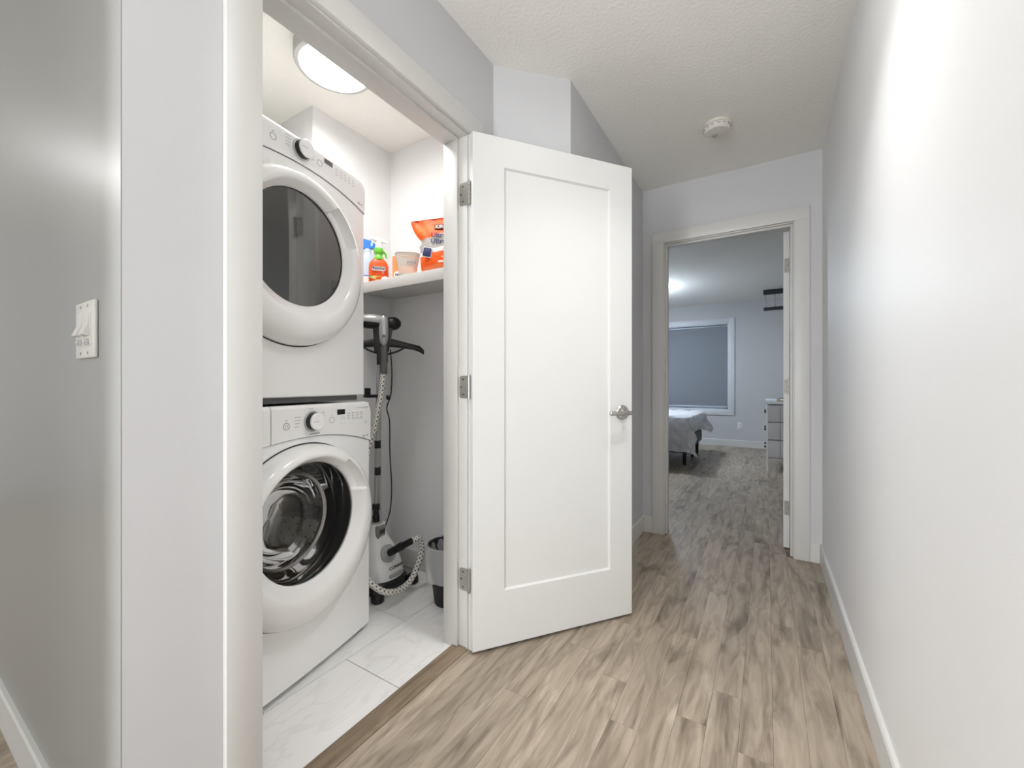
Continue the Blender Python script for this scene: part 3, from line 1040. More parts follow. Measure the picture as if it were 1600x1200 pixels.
# --- dryer
root, zb, zt = machine('clothes_dryer', (-1.436, 0.862), wrot, 0.986, 0.952, 'white clothes dryer with dark round window stacked on the washing machine', None, (-0.035, 1.526, 0.198))
dz = 0.0
seam = console(root, 'dryer', 1.842, 1.795, 1.936, -WID)
knob(root, 0.000, 1.892, 0.031)
b = fresh(); front_sheet(b, 0.105, 0.146, lambda x: 1.900, lambda x: 1.917, -0.0072, 4, 2, 0.004); obj('display', b, 'midgrey', root)
b = fresh(); annulus(b, (-0.112, 1.880), 0.010, 0.0122, bow(-0.112) + dy); obj('power_button', b, 'print', root, None)
b = fresh(); annulus(b, (0.082, 1.886), 0.0105, 0.0122, bow(0.082) + dy); obj('start_button', b, 'print', root, None)
it = []
for r in range(3):
    for c in range(5):
        it.append((0.168 + 0.024 * c, 1.905 - 0.011 * r, 0.013, 0.0012))
for i in range(4):
    it.append((-0.056, 1.915 - 0.011 * i, 0.02, 0.0012)); it.append((0.048, 1.915 - 0.011 * i, 0.012, 0.0012))
marks(root, it, 'printed_markings', 'print', dy)
marks(root, [(0.300, 1.826, 0.012, 0.008), (-0.112, 1.898, 0.006, 0.003), (0.318, 1.826, 0.010, 0.006)], 'indicator_marks', 'print', dy)
dr = door_ring(root, (-0.030, 1.492), 0.302, (-0.035, 1.526), 0.199, -0.045)
b = fresh(); disc(b, (-0.035, 1.526), 0.1985, -0.046, dome=0.0015); obj('door_glass', b, 'dryglass', dr)
b = fresh(); annulus(b, (-0.035, 1.526), 0.1975, 0.2005, -0.0465, 80, 0.002); obj('glass_trim', b, 'black', dr)

# ------------------------------------------------------------------ open closet door (opened past the angled wall corner)
ang = math.atan2(0.802, 0.598)
root = empty('door_1', 'white single-panel closet door standing open into the hallway', 'door', (-0.970, 1.286, 0.012), ang, kind='structure')
DW, DH, DT = 0.752, 2.026, 0.035
b = fresh()
p0, p1, q0, q1 = 0.131, 0.634, 0.218, 1.908
for side in (0, 1):
    y0 = 0 if side == 0 else DT
    s = 1 if side == 0 else -1
    rings = []
    for (e, dyy) in ((0, 0), (1, 0), (2, 0.0075), (3, 0.0085)):
        pass
def frame_face(bm, y, s):
    def rect(x0, x1, z0, z1, yy): return [(x0, yy, z0), (x1, yy, z0), (x1, yy, z1), (x0, yy, z1)]
    k = 0.006
    loft(bm, [rect(0, DW, 0, DH, y + s * DT / 2), rect(0, DW, 0, DH, y + s * 0.0015), rect(0.0015, DW - 0.0015, 0.0015, DH - 0.0015, y), rect(p0, p1, q0, q1, y), rect(p0 + k, p1 - k, q0 + k, q1 - k, y + s * 0.009)], False, True)
frame_face(b, 0, 1)
frame_face(b, DT, -1)
slab = obj('door_slab', b, 'door', root, 20)
# lever handles
for side in (1, -1):
    y0 = 0 if side == 1 else DT
    hb = fresh()
    hx, hz = 0.697, 0.915
    lathe(hb, [(0.033, 0), (0.033, 0.004), (0.029, 0.008), (0.014, 0.010), (0.011, 0.014), (0.011, 0.045)], 36, axis_mat((hx, y0, hz), (hx, y0 - side, hz)))
    h = obj('handle', hb, 'chrome', root)
    hb = fresh()
    yl = y0 - side * 0.05
    box(hb, hx - 0.100, hx + 0.016, min(yl - 0.007, yl + 0.007), max(yl - 0.007, yl + 0.007), hz - 0.009, hz + 0.009, 0.006, 3)
    obj('lever', hb, 'chrome', h)
# hinges: one leaf on the jamb, one on the door edge, knuckles between
inv = (Matrix.Translation((-0.970, 1.286, 0.012)) @ Matrix.Rotation(ang, 4, 'Z')).inverted()
def hinge(zc, parent, pin, jamb, leaf, inv):
    (px, py) = pin
    b = fresh()
    for k in range(5):
        z = zc - 0.044 + 0.0178 * k
        cyl(b, (px, py, z), (px, py, z + 0.0168), 0.0062, 14)
    cyl(b, (px, py, zc - 0.048), (px, py, zc + 0.048), 0.0045, 12)
    me_h = obj('hinge', b, 'chrome', parent)
    me_h.data.transform(inv)
    b = fresh()
    jamb(b, zc)
    l1 = obj('jamb_leaf', b, 'chrome', me_h, None); l1.data.transform(inv)
    b = fresh()
    leaf(b, zc, 1)
    l2 = obj('screw', b, 'screw', me_h, None); l2.data.transform(inv)
def rounded_plate(bm, x0, x1, z0, z1, y, th, r=0.012):
    pts = []
    for cx, cz, a0 in ((x1, z1, None), (x1, z0, None)):
        pts.append((cx, cz))
    for cx, cz, a0 in ((x0 + r, z0 + r, PI), (x0 + r, z1 - r, PI / 2)):
        for k in range(5):
            a = (a0 + PI / 2 * (k / 4)) if a0 == PI else (PI - PI / 2 * (k / 4))
            if a0 == PI: a = 1.5 * PI - PI / 2 * (k / 4)
            pts.append((cx + r * math.cos(a), cz + r * math.sin(a)))
    loft(bm, [[(x, y, z) for x, z in pts], [(x, y - th, z) for x, z in pts]])
for zc in (1.810, 1.043, 0.278):
    jl = lambda bm, z: rounded_plate(bm, -1.046, -0.999, z - 0.0445, z + 0.0445, OY1 + 0.0005, 0.0032)
    def sc(bm, z, s):
        for ddx, ddz in ((-1.028, 0.030), (-1.038, 0.0), (-1.028, -0.030)):
            cyl(bm, (ddx, OY1 - 0.002, z + ddz), (ddx, OY1 - 0.0036, z + ddz), 0.0032, 10)
    hinge(zc, root, (-0.997, 1.298), jl, sc, inv)

# bedroom door, opened back into the bedroom
rb = math.radians(90 - 3.2)
root = empty('door_2', 'white bedroom door swung fully open, seen edge-on', 'door', (0.092, 3.165, 0.012), rb, kind='structure')
b = fresh()
def frame2(bm, y, s):
    def rect(x0, x1, z0, z1, yy): return [(x0, yy, z0), (x1, yy, z0), (x1, yy, z1), (x0, yy, z1)]
    loft(bm, [rect(0, 0.73, 0, 2.015, y + s * 0.017), rect(0, 0.73, 0, 2.015, y + s * 0.0015), rect(0.0015, 0.7285, 0.0015, 2.0135, y), rect(0.13, 0.60, 0.21, 1.90, y), rect(0.136, 0.594, 0.216, 1.894, y + s * 0.009)], False, True)
frame2(b, 0, -1); frame2(b, -0.034, 1)
obj('door_slab', b, 'door', root, 20)
for side, y0 in ((-1, 0.0), (1, -0.034)):
    hb = fresh()
    lathe(hb, [(0.033, 0), (0.033, 0.004), (0.029, 0.008), (0.014, 0.010), (0.011, 0.045)], 28, axis_mat((0.67, y0, 0.92), (0.67, y0 - side, 0.92)))
    h = obj('handle', hb, 'chrome', root)
    hb = fresh(); yl = y0 - side * 0.05
    box(hb, 0.57, 0.686, yl - 0.007, yl + 0.007, 0.911, 0.929, 0.006, 3); obj('lever', hb, 'chrome', h)
inv2 = (Matrix.Translation((0.092, 3.165, 0.012)) @ Matrix.Rotation(rb, 4, 'Z')).inverted()
for zc in (1.812, 1.037, 0.265):
    b = fresh()
    cyl(b, (0.136, 3.158, zc - 0.045), (0.136, 3.158, zc + 0.045), 0.006, 14)
    h = obj('hinge', b, 'chrome', root); h.data.transform(inv2)
    b = fresh(); box(b, 0.098, 0.134, 3.1610, 3.1645, zc - 0.0445, zc + 0.0445, 0.0008, 1)
    l = obj('door_leaf', b, 'dullmetal', h, None); l.data.transform(inv2)
    b = fresh()
    for ddx, ddz in ((0.108, 0.03), (0.114, 0.0), (0.108, -0.03)):
        cyl(b, (ddx, 3.161, zc + ddz), (ddx, 3.1602, zc + ddz), 0.003, 8)
    l = obj('screw', b, 'screw', h, None); l.data.transform(inv2)

# ------------------------------------------------------------------ closet shelf
SHZ, SHB, SHY = 1.584, 1.530, 1.43
root = empty('closet_shelf', 'thick white shelf across the far end of the laundry closet', 'shelf', (-1.515, 1.58, SHB))
b = fresh(); box(b, -0.404, 0.404, -0.150 + 0.018, 0.149, 0.030, SHZ - SHB, 0.001); obj('shelf_board', b, 'trim', root)
b = fresh(); box(b, -0.404, 0.404, -0.150, -0.132, 0.0, SHZ - SHB, 0.002); obj('front_edge', b, 'trim', root)
SZT = SHZ

# ---- blue trigger spray bottle
root = empty('spray_bottle', 'clear pale blue spray bottle with blue trigger, leftmost on the closet shelf', 'bottle', (-1.842, 1.500, SZT), math.radians(50), 'spray bottles on the closet shelf')
b = fresh(); loft(b, [sq_ring(0.034, 0.022, z, 28, e) if True else 0 for z, e in ((0, 3),)] + [sq_ring(hx, hy, z, 28, e) for hx, hy, z, e in ((0.037, 0.025, 0.004, 3), (0.037, 0.025, 0.062, 3), (0.033, 0.024, 0.072, 3), (0.034, 0.024, 0.110, 2.6), (0.028, 0.022, 0.150, 2.4), (0.018, 0.017, 0.178, 2), (0.014, 0.014, 0.186, 2))])
obj('bottle_body', b, 'paleblue', root)
b = fresh(); loft(b, [sq_ring(0.0378, 0.0258, z, 28, 3) for z in (0.008, 0.058)]); obj('label_band', b, 'whiteplastic', root)
b = fresh(); loft(b, [sq_ring(0.0382, 0.0262, z, 28, 3) for z in (0.050, 0.056)]); obj('blue_stripe', b, 'blue', root)
b = fresh(); lathe(b, [(0.017, 0.182), (0.017, 0.200), (0.014, 0.203)], 24); obj('collar', b, 'paleblue', root)
b = fresh()
loft(b, [[(x, y * 1.0, z) for y, z in pr] for x, pr in (
    (-0.045, [(-0.012, 0.222), (0.012, 0.222), (0.012, 0.246), (-0.012, 0.246)]),
    (-0.020, [(-0.015, 0.203), (0.015, 0.203), (0.015, 0.252), (-0.015, 0.252)]),
    (0.015, [(-0.015, 0.203), (0.015, 0.203), (0.013, 0.246), (-0.013, 0.246)]),
    (0.050, [(-0.009, 0.214), (0.009, 0.214), (0.008, 0.226), (-0.008, 0.226)]))])
obj('trigger_head', b, 'blue', root, 50)
b = fresh(); tube(b, [(0.026, 0, 0.212), (0.034, 0, 0.195), (0.036, 0, 0.176)], 0.005, 8, 4); obj('trigger', b, 'paleblue', root)

# ---- orange stain remover bottle
root = empty('spray_bottle', 'orange spray bottle with green collar and white trigger on the closet shelf', 'bottle', (-1.745, 1.492, SZT), math.radians(49), 'spray bottles on the closet shelf')
R_ = [(0.046, 0.024, 0.0), (0.050, 0.028, 0.006), (0.050, 0.028, 0.085), (0.047, 0.027, 0.104), (0.036, 0.023, 0.120), (0.026, 0.020, 0.128)]
b = fresh(); loft(b, [sq_ring(hx, hy, z, 32, 3.2) for hx, hy, z in R_]); obj('bottle_body', b, 'orange', root)
b = fresh()
loft(b, [[(x, bowl - 0.0289, zz) for x, zz in ()] if False else [(0.0505 * math.cos(a), -0.0287 if abs(math.cos(a)) < 0.93 else -0.02, 0.024 + 0.010 * math.sin(a) - 0.006 * math.cos(a)) for a in [2 * PI * j / 24 for j in range(24)]] for bowl in (0,)] + [[(0.0505 * math.cos(a), -0.0292 if abs(math.cos(a)) < 0.93 else -0.021, 0.024 + 0.010 * math.sin(a) - 0.006 * math.cos(a)) for a in [2 * PI * j / 24 for j in range(24)]]])
obj('label_swoosh', b, 'lime', root, None)
b = fresh(); box(b, -0.034, 0.034, -0.0294, -0.027, 0.062, 0.084, 0.008, 3); obj('name_panel', b, 'whiteplastic', root)
text('brand_lettering', 'Resolve', 0.020, 'navy', root, facing(0, -0.0296, 0.073), bold=0.0004, width=0.058)
text('size_lettering', '25', 0.013, 'whiteprint', root, facing(0.022, -0.0289, 0.054))
b = fresh(); lathe(b, [(0.026, 0.124), (0.027, 0.132), (0.020, 0.142), (0.018, 0.152), (0.022, 0.158), (0.026, 0.172), (0.022, 0.186), (0.016, 0.190)], 28); obj('green_collar', b, 'green', root)
b = fresh(); tube(b, [(0.020, 0.0, 0.172), (0.034, 0, 0.160), (0.040, 0, 0.138)], lambda t: 0.008 - 0.004 * t, 10, 5); obj('green_shroud', b, 'green', root)
b = fresh()
loft(b, [[(x, y, z) for y, z in ((-w, zl), (w, zl), (w * 0.8, zh), (-w * 0.8, zh))] for x, w, zl, zh in ((-0.046, 0.007, 0.232, 0.240), (-0.032, 0.010, 0.232, 0.245), (-0.005, 0.013, 0.222, 0.246), (0.018, 0.012, 0.221, 0.240), (0.044, 0.008, 0.216, 0.226))])
lathe(b, [(0.018, 0.188), (0.016, 0.206), (0.012, 0.226)], 20)
obj('trigger_head', b, 'whiteplastic', root, 50)
b = fresh(); tube(b, [(-0.020, 0, 0.228), (-0.032, 0, 0.214), (-0.036, 0, 0.198)], 0.0045, 8, 4); obj('trigger', b, 'whiteplastic', root)

# ---- small white cap
root = empty('bottle_cap', 'small white domed cap lying beside the orange spray bottle', 'cap', (-1.672, 1.472, SZT))
b = fresh(); lathe(b, [(0.020, 0.0), (0.021, 0.006), (0.019, 0.014), (0.012, 0.021), (0.004, 0.024)], 24); obj('dome', b, 'soap', root)
b = fresh(); lathe(b, [(0.0225, 0.0), (0.0225, 0.003), (0.0205, 0.004)], 24); obj('rim', b, 'soap', root)

# ---- orange carton and cream tub
root = empty('carton', 'small orange printed carton standing behind the cream tub on the shelf', 'box', (-1.590, 1.515, SZT), math.radians(44))
b = fresh(); box(b, -0.050, 0.050, -0.025, 0.025, 0.0, 0.118, 0.002); obj('carton_body', b, 'orangebox', root)
b = fresh(); box(b, -0.0502, -0.012, -0.0256, -0.020, 0.0, 0.100, 0.0005, 1); obj('label_panel', b, 'lightorange', root, None)
b = fresh(); loft(b, [[(-0.018 + 0.026 * math.cos(a), yy, 0.024 + 0.020 * math.sin(a)) for a in [2 * PI * j / 24 for j in range(24)]] for yy in (-0.0254, -0.0262)]); obj('label_oval', b, 'whiteprint', root, None)
marks(root, [], 'x', 'navy', 0) if False else None
b = fresh()
for k in range(4): box(b, -0.036 + 0.009 * k, -0.030 + 0.009 * k, -0.0268, -0.0255, 0.018, 0.030)
obj('label_print', b, 'navy', root, None)
b = fresh(); box(b, -0.048, 0.048, -0.023, 0.023, 0.1178, 0.1190, 0.0005, 1); obj('lid_flap', b, 'peach', root, None)
root = empty('tub', 'cream tapered tub with peach print in front of the orange carton', 'tub', (-1.515, 1.475, SZT), math.radians(44))
b = fresh(); loft(b, [sq_ring(0.034, 0.030, 0.0, 40, 3), sq_ring(0.038, 0.034, 0.004, 40, 3), sq_ring(0.059, 0.050, 0.108, 40, 3), sq_ring(0.061, 0.052, 0.109, 40, 3), sq_ring(0.061, 0.052, 0.112, 40, 3), sq_ring(0.057, 0.048, 0.112, 40, 3), sq_ring(0.036, 0.031, 0.006, 40, 3)]); obj('tub_wall', b, 'cream', root)
def tub_band(z0, z1, mat, nm):
    f_ = lambda z: ((0.0385 + (0.0595 - 0.0385) * z / 0.108), (0.0345 + (0.0505 - 0.0345) * z / 0.108))
    b = fresh(); loft(b, [sq_ring(*f_(z0), z0, 40, 3), sq_ring(*f_(z1), z1, 40, 3)], False, False); return obj(nm, b, mat, root)
tub_band(0.012, 0.046, 'peach', 'peach_band')
tub_band(0.088, 0.094, 'peach', 'rim_band')
b = fresh()
for k in range(4): box(b, 0.000 + 0.011 * k, 0.006 + 0.011 * k, -0.0475, -0.040, 0.060, 0.070)
obj('tub_print', b, 'print', root, None)

# ---- detergent bag
root = empty('detergent_bag', 'orange and silver detergent bag standing at the right end of the shelf', 'bag', (-1.300, 1.535, SZT), math.radians(18))
b = fresh()
def bag_ring(z, l, r, d, sag=0):
    out = []
    nn = 40
    for j in range(nn):
        a = 2 * PI * j / nn
        c, s = math.cos(a), math.sin(a)
        x = ((r - l) / 2) * math.copysign(abs(c) ** 0.75, c) + (l + r) / 2
        out.append((x, d * math.copysign(abs(s) ** 0.9, s) + 0.004 * math.sin(9 * a + z * 40), z + sag * c))
    return out
bag = [(0.0, -0.128, 0.128, 0.045, 0), (0.006, -0.136, 0.135, 0.052, 0), (0.04, -0.142, 0.138, 0.060, 0), (0.085, -0.146, 0.136, 0.058, 0), (0.118, -0.144, 0.134, 0.052, 0), (0.135, -0.150, 0.134, 0.044, 0),
       (0.150, -0.138, 0.134, 0.040, 0), (0.165, -0.142, 0.134, 0.038, 0), (0.185, -0.160, 0.134, 0.034, 0), (0.215, -0.180, 0.132, 0.022, 0.002), (0.240, -0.192, 0.130, 0.011, 0.003), (0.262, -0.200, 0.128, 0.003, 0.004), (0.272, -0.200, 0.128, 0.002, 0.004)]
loft(b, [bag_ring(*q) for q in bag])
obj('bag_body', b, 'bag', root, 60)
bt = math.radians(-4)
b = fresh(); box(b, -0.062, 0.09, -0.0305, -0.022, 0.208, 0.232, 0.001, 1); obj('brand_panel', b, 'brownlabel', root, None)
text('brand_lettering', 'KIRKLAND', 0.021, 'whiteprint', root, facing(0.008, -0.0312, 0.220), bold=0.0006, width=0.128)
text('product_lettering', 'Ultra', 0.030, 'navy', root, facing(-0.036, -0.0425, 0.176, roll=bt), bold=0.0004, width=0.075)
text('product_lettering', 'Clean', 0.030, 'navy', root, facing(0.055, -0.0425, 0.176, roll=bt), bold=0.0004, width=0.075)
text('product_lettering', 'Ultra', 0.030, 'navy', root, facing(-0.036, -0.0460, 0.146, roll=bt), bold=0.0004, width=0.075)
b = fresh(); box(b, -0.020, 0.020, -0.002, 0.001, -0.020, 0.020, 0.004, 2, mat=facing(-0.086, -0.0585, 0.093, roll=0.0) @ Matrix.Rotation(-0.22, 4, 'Z') @ Matrix.Rotation(PI / 2, 4, 'X') @ Matrix.Rotation(PI, 4, 'Z')); sq = obj('emblem', b, 'navy', root)
b = fresh(); box(b, -0.024, 0.024, -0.001, 0.001, -0.024, 0.024, 0.0009, 1, mat=facing(-0.086, -0.0575, 0.093) @ Matrix.Rotation(-0.22, 4, 'Z') @ Matrix.Rotation(PI / 2, 4, 'X')); obj('emblem_border', b, 'whiteprint', root)
b = fresh(); box(b, -0.012, 0.075, -0.0610, -0.050, 0.094, 0.108, 0.001, 1); obj('print_bar', b, 'peach', root, None)
b = fresh(); box(b, -0.030, 0.018, -0.0635, -0.05, 0.040, 0.050, 0.001, 1); obj('print_bar', b, 'peach', root, None)
text('weight_lettering', '8.8 KG', 0.013, 'peach', root, facing(0.012, -0.0622, 0.066), width=0.05)

# ------------------------------------------------------------------ garment steamer
root = empty('garment_steamer', 'white upright garment steamer with speckled hose beside the washing machine', 'steamer', (-1.715, 1.475, 0))
b = fresh()
loft(b, [sq_ring(0.118, 0.110, 0.022, 40, 3.2), sq_ring(0.125, 0.117, 0.032, 40, 3.2), sq_ring(0.124, 0.116, 0.058, 40, 3.2), sq_ring(0.112, 0.106, 0.070, 40, 3.0)])
obj('base_tray', b, 'black', root)
for fx, fy in ((0.112, -0.112), (0.112, 0.120), (-0.10, -0.10), (-0.10, 0.10)):
    b = fresh(); lathe(b, [(0.026, 0.0), (0.031, 0.006), (0.031, 0.030), (0.024, 0.044), (0.010, 0.050)], 24, Matrix.Translation((fx, fy, 0))); obj('foot', b, 'black', root)
b = fresh()
sec = [(0.058, 0.112, 0.106, 0), (0.075, 0.113, 0.107, 0), (0.11, 0.110, 0.104, -0.002), (0.15, 0.101, 0.097, -0.008), (0.19, 0.087, 0.086, -0.014), (0.225, 0.071, 0.072, -0.020), (0.255, 0.056, 0.057, -0.024), (0.280, 0.047, 0.046, -0.026), (0.318, 0.044, 0.042, -0.026), (0.328, 0.040, 0.038, -0.026)]
loft(b, [sq_ring(hx, hy, z, 44, 2.5, cx) for z, hx, hy, cx in sec])
obj('body', b, 'gloss', root)
b = fresh(); lathe(b, [(0.030, 0.326), (0.030, 0.334), (0.024, 0.336)], 28, Matrix.Translation((-0.026, 0, 0))); obj('top_ring', b, 'silver', root)
b = fresh(); lathe(b, [(0.019, 0.332), (0.019, 0.365), (0.015, 0.370), (0.015, 0.395), (0.020, 0.398), (0.020, 0.425), (0.014, 0.43)], 20, Matrix.Translation((-0.026, -0.004, 0))); obj('pole_socket', b, 'black', root)
b = fresh(); cyl(b, (-0.026, -0.004, 0.42), (-0.006, 0.0, 1.22), 0.0115, 16); cyl(b, (-0.020, 0.014, 0.33), (-0.02, 0.014, 1.22), 0.0085, 14)
obj('pole', b, 'silver', root)
for zc in (0.74, 0.60):
    b = fresh(); cyl(b, (-0.018, 0.0, zc - 0.02), (-0.018, 0.0, zc + 0.02), 0.016, 16); obj('pole_clamp', b, 'black', root)
b = fresh(); box(b, -0.045, 0.012, -0.07, -0.010, 0.985, 1.0, 0.003); box(b, -0.035, -0.0, -0.072, -0.058, 0.985, 1.035, 0.003); obj('cord_hook', b, 'black', root)
# display on the sloped neck
nt = math.radians(8)
m = Matrix.Translation((0.020, -0.010, 0.283)) @ Matrix.Rotation(math.radians(6), 4, 'Y') @ Matrix.Rotation(PI / 2, 4, 'Z')
b = fresh(); box(b, -0.026, 0.026, -0.006, 0.022, -0.046, 0.040, 0.007, 3, mat=m); pn = obj('control_panel', b, 'greyplastic', root)
b = fresh(); box(b, -0.018, 0.018, -0.0075, -0.004, 0.000, 0.026, 0.001, 1, mat=m); obj('screen', b, 'midgrey', pn)
b = fresh(); box(b, -0.016, 0.016, -0.0082, -0.006, 0.008, 0.011, mat=m); box(b, -0.016, 0.016, -0.0082, -0.006, 0.016, 0.019, mat=m); obj('screen_digits', b, 'display', pn, None)
b = fresh(); cyl(b, (0, -0.005, -0.024), (0, -0.0085, -0.024), 0.009, 18); t_ = obj('panel_button', b, 'midgrey', pn); t_.data.transform(m)
# hose port
pb = (0.083, -0.012, 0.196)
pd = Vector((0.62, 0.30, 0.72)).normalized()
pn_ = Vector((0.93, 0.0, 0.36)).normalized()
b = fresh(); A = Vector(pb); lathe(b, [(0.044, 0), (0.044, 0.008), (0.030, 0.014), (0.022, 0.016)], 32, axis_mat(A - pn_ * 0.012, A + pn_)); obj('hose_port', b, 'silver', root)
b = fresh()
e0, e1, e2 = A - pn_ * 0.005, A + Vector((0.05, 0.020, 0.032)), A + Vector((0.105, 0.052, 0.066))
cyl(b, e0, e1, 0.019, 20); cyl(b, e1, e1 + (e2 - e1) * 0.25, 0.021, 20)
for k in range(6): cyl(b, e1 + (e2 - e1) * (0.25 + 0.125 * k), e1 + (e2 - e1) * (0.25 + 0.125 * k + 0.09), 0.0165, 16)
cyl(b, e1, e2, 0.0135, 16)
obj('hose_connector', b, 'black', root)
off = Vector((-1.715, 1.475, 0))
W_ = [tuple(off + e2), (-1.52, 1.556, 0.262), (-1.525, 1.585, 0.205), (-1.535, 1.566, 0.120), (-1.53, 1.500, 0.058), (-1.52, 1.405, 0.056), (-1.535, 1.315, 0.098), (-1.60, 1.262, 0.20), (-1.68, 1.285, 0.38), (-1.715, 1.350, 0.58), (-1.700, 1.415, 0.80), (-1.690, 1.455, 0.98), (-1.686, 1.474, 1.12)]
b = fresh(); tube(b, [tuple(Vector(p) - off) for p in W_], 0.0145, 16, 12, uvscale=(5, 62)); obj('hose', b, 'hose', root)
b = fresh()
hp = Vector((-1.686, 1.475, 0)) - off
lathe(b, [(0.017, 1.105), (0.018, 1.112), (0.018, 1.168), (0.016, 1.17)], 18, Matrix.Translation((hp.x, hp.y, 0)))
hs = obj('hose_sleeve', b, 'midgrey', root)
b = fresh(); lathe(b, [(0.019, 1.165), (0.020, 1.170), (0.019, 1.25), (0.017, 1.30)], 18, Matrix.Translation((hp.x, hp.y + 0.002, 0))); obj('handle', b, 'midgrey', root)
b = fresh()
fwd = Vector((0.72, -0.69, 0))  # the way the head faces
sid = Vector((0.69, 0.72, 0))
hc = Vector((hp.x, hp.y, 0)) + fwd * 0.012
rr = []
for z, w, d_ in ((1.255, 0.006, 0.006), (1.265, 0.018, 0.012), (1.295, 0.0235, 0.016), (1.330, 0.025, 0.019), (1.365, 0.024, 0.020), (1.392, 0.020, 0.018), (1.405, 0.008, 0.010)):
    rr.append([tuple(hc + sid * (w * math.cos(2 * PI * j / 20)) + fwd * (d_ * math.sin(2 * PI * j / 20)) + Vector((0, 0, z))) for j in range(20)])
loft(b, rr); st = obj('steam_head', b, 'silver', root)
b = fresh(); q = hc + fwd * 0.0175 + Vector((0, 0, 1.300)); lathe(b, [(0.008, 0), (0.008, 0.003), (0.005, 0.0045)], 16, axis_mat(q, q + fwd)); obj('steam_button', b, 'midgrey', st)
b = fresh()
rm = Matrix.Rotation(math.atan2(sid.y, sid.x), 4, 'Z')
ellipsoid(b, tuple(hc - sid * 0.060 - fwd * 0.02 + Vector((0, 0, 1.382))), (0.085, 0.040, 0.033), 24, 14, rm); obj('head_shell', b, 'silver', root)
b = fresh(); ellipsoid(b, tuple(hc - sid * 0.062 - fwd * 0.02 + Vector((0, 0, 1.374))), (0.078, 0.038, 0.034), 20, 12, rm); obj('head_underside', b, 'black', root)
b = fresh(); ellipsoid(b, tuple(hc + sid * 0.045 - fwd * 0.03 + Vector((0, 0, 1.372))), (0.042, 0.036, 0.035), 20, 12, rm); obj('nozzle', b, 'black', root)
b = fresh()
c0 = hc - fwd * 0.02
for (u0, z0_, u1, z1_, w) in ((-0.038, 1.395, -0.030, 1.215, 0.018), (0.034, 1.350, 0.010, 1.215, 0.012)):
    a_, b_ = c0 + sid * u0 + Vector((0, 0, z0_)), c0 + sid * u1 + Vector((0, 0, z1_))
    rr = []
    for t in (0, 0.05, 0.5, 0.95, 1):
        p = a_.lerp(b_, t); k = 0.6 if t in (0, 1) else 1
        rr.append([tuple(p + sid * (w * k * sx) + fwd * (0.014 * k * sy)) for sx, sy in ((-1, -1), (1, -1), (1, 1), (-1, 1))])
    loft(b, rr)
box(b, -0.035, 0.012, -0.018, 0.018, 1.155, 1.24, 0.004, 2, mat=Matrix.Translation((c0.x, c0.y, 0)) @ rm)
obj('head_cradle', b, 'black', root, 40)
# garment hanger arms
def arm(sgn, nm):
    b = fresh()
    ax = Vector((0.62, 0.78, 0)) if sgn > 0 else Vector((-0.70, -0.71, 0))
    base_ = c0 + Vector((0, 0, 1.272))
    pts = [(0.0, 0.0), (0.05, -0.004), (0.10, -0.012), (0.15, -0.021), (0.185, -0.031), (0.205, -0.047)]
    rr = []
    for i, (u, dz_) in enumerate(pts):
        p = base_ + ax * u + Vector((0, 0, dz_))
        hgt = (0.024, 0.021, 0.017, 0.015, 0.017, 0.013)[i]
        nrm = Vector((-ax.y, ax.x, 0))
        rr.append([tuple(p + nrm * (0.010 * math.cos(2 * PI * j / 12)) + Vector((0, 0, hgt * math.sin(2 * PI * j / 12)))) for j in range(12)])
    loft(b, rr)
    tube(b, [tuple(c0 + ax * 0.0 + Vector((0, 0, 1.205))), tuple(base_ + ax * 0.07 + Vector((0, 0, -0.045))), tuple(base_ + ax * 0.115 + Vector((0, 0, -0.018)))], 0.0055, 8, 4)
    obj(nm, b, 'black', root)
arm(1, 'hanger_arm'); arm(-1, 'hanger_arm')
b = fresh()
tube(b, [tuple(Vector(p) - off) for p in ((-1.672, 1.505, 1.235), (-1.668, 1.512, 1.12), (-1.668, 1.505, 1.00), (-1.690, 1.498, 0.93), (-1.672, 1.500, 0.86), (-1.675, 1.505, 0.70), (-1.668, 1.510, 0.52), (-1.672, 1.505, 0.40), (-1.70, 1.500, 0.315))], 0.0032, 8, 8)
obj('cord', b, 'black', root)
b = fresh(); ellipsoid(b, (0.030, 0.026, 0.985), (0.012, 0.008, 0.014), 12, 8); obj('cord_tie', b, 'black', root)
# lettering on the body front
text('brand_lettering', 'CONAIR', 0.020, 'blackprint', root, Matrix.Translation((0.1135, 0.006, 0.130)) @ Matrix.Rotation(PI / 2 + 0.03, 4, 'Z') @ Matrix.Rotation(PI / 2 - math.radians(7), 4, 'X'), bold=0.0006, width=0.094)
b = fresh(); box(b, 0.085, 0.1175, -0.035, 0.055, 0.078, 0.099, 0.006, 3); obj('badge', b, 'print', root)

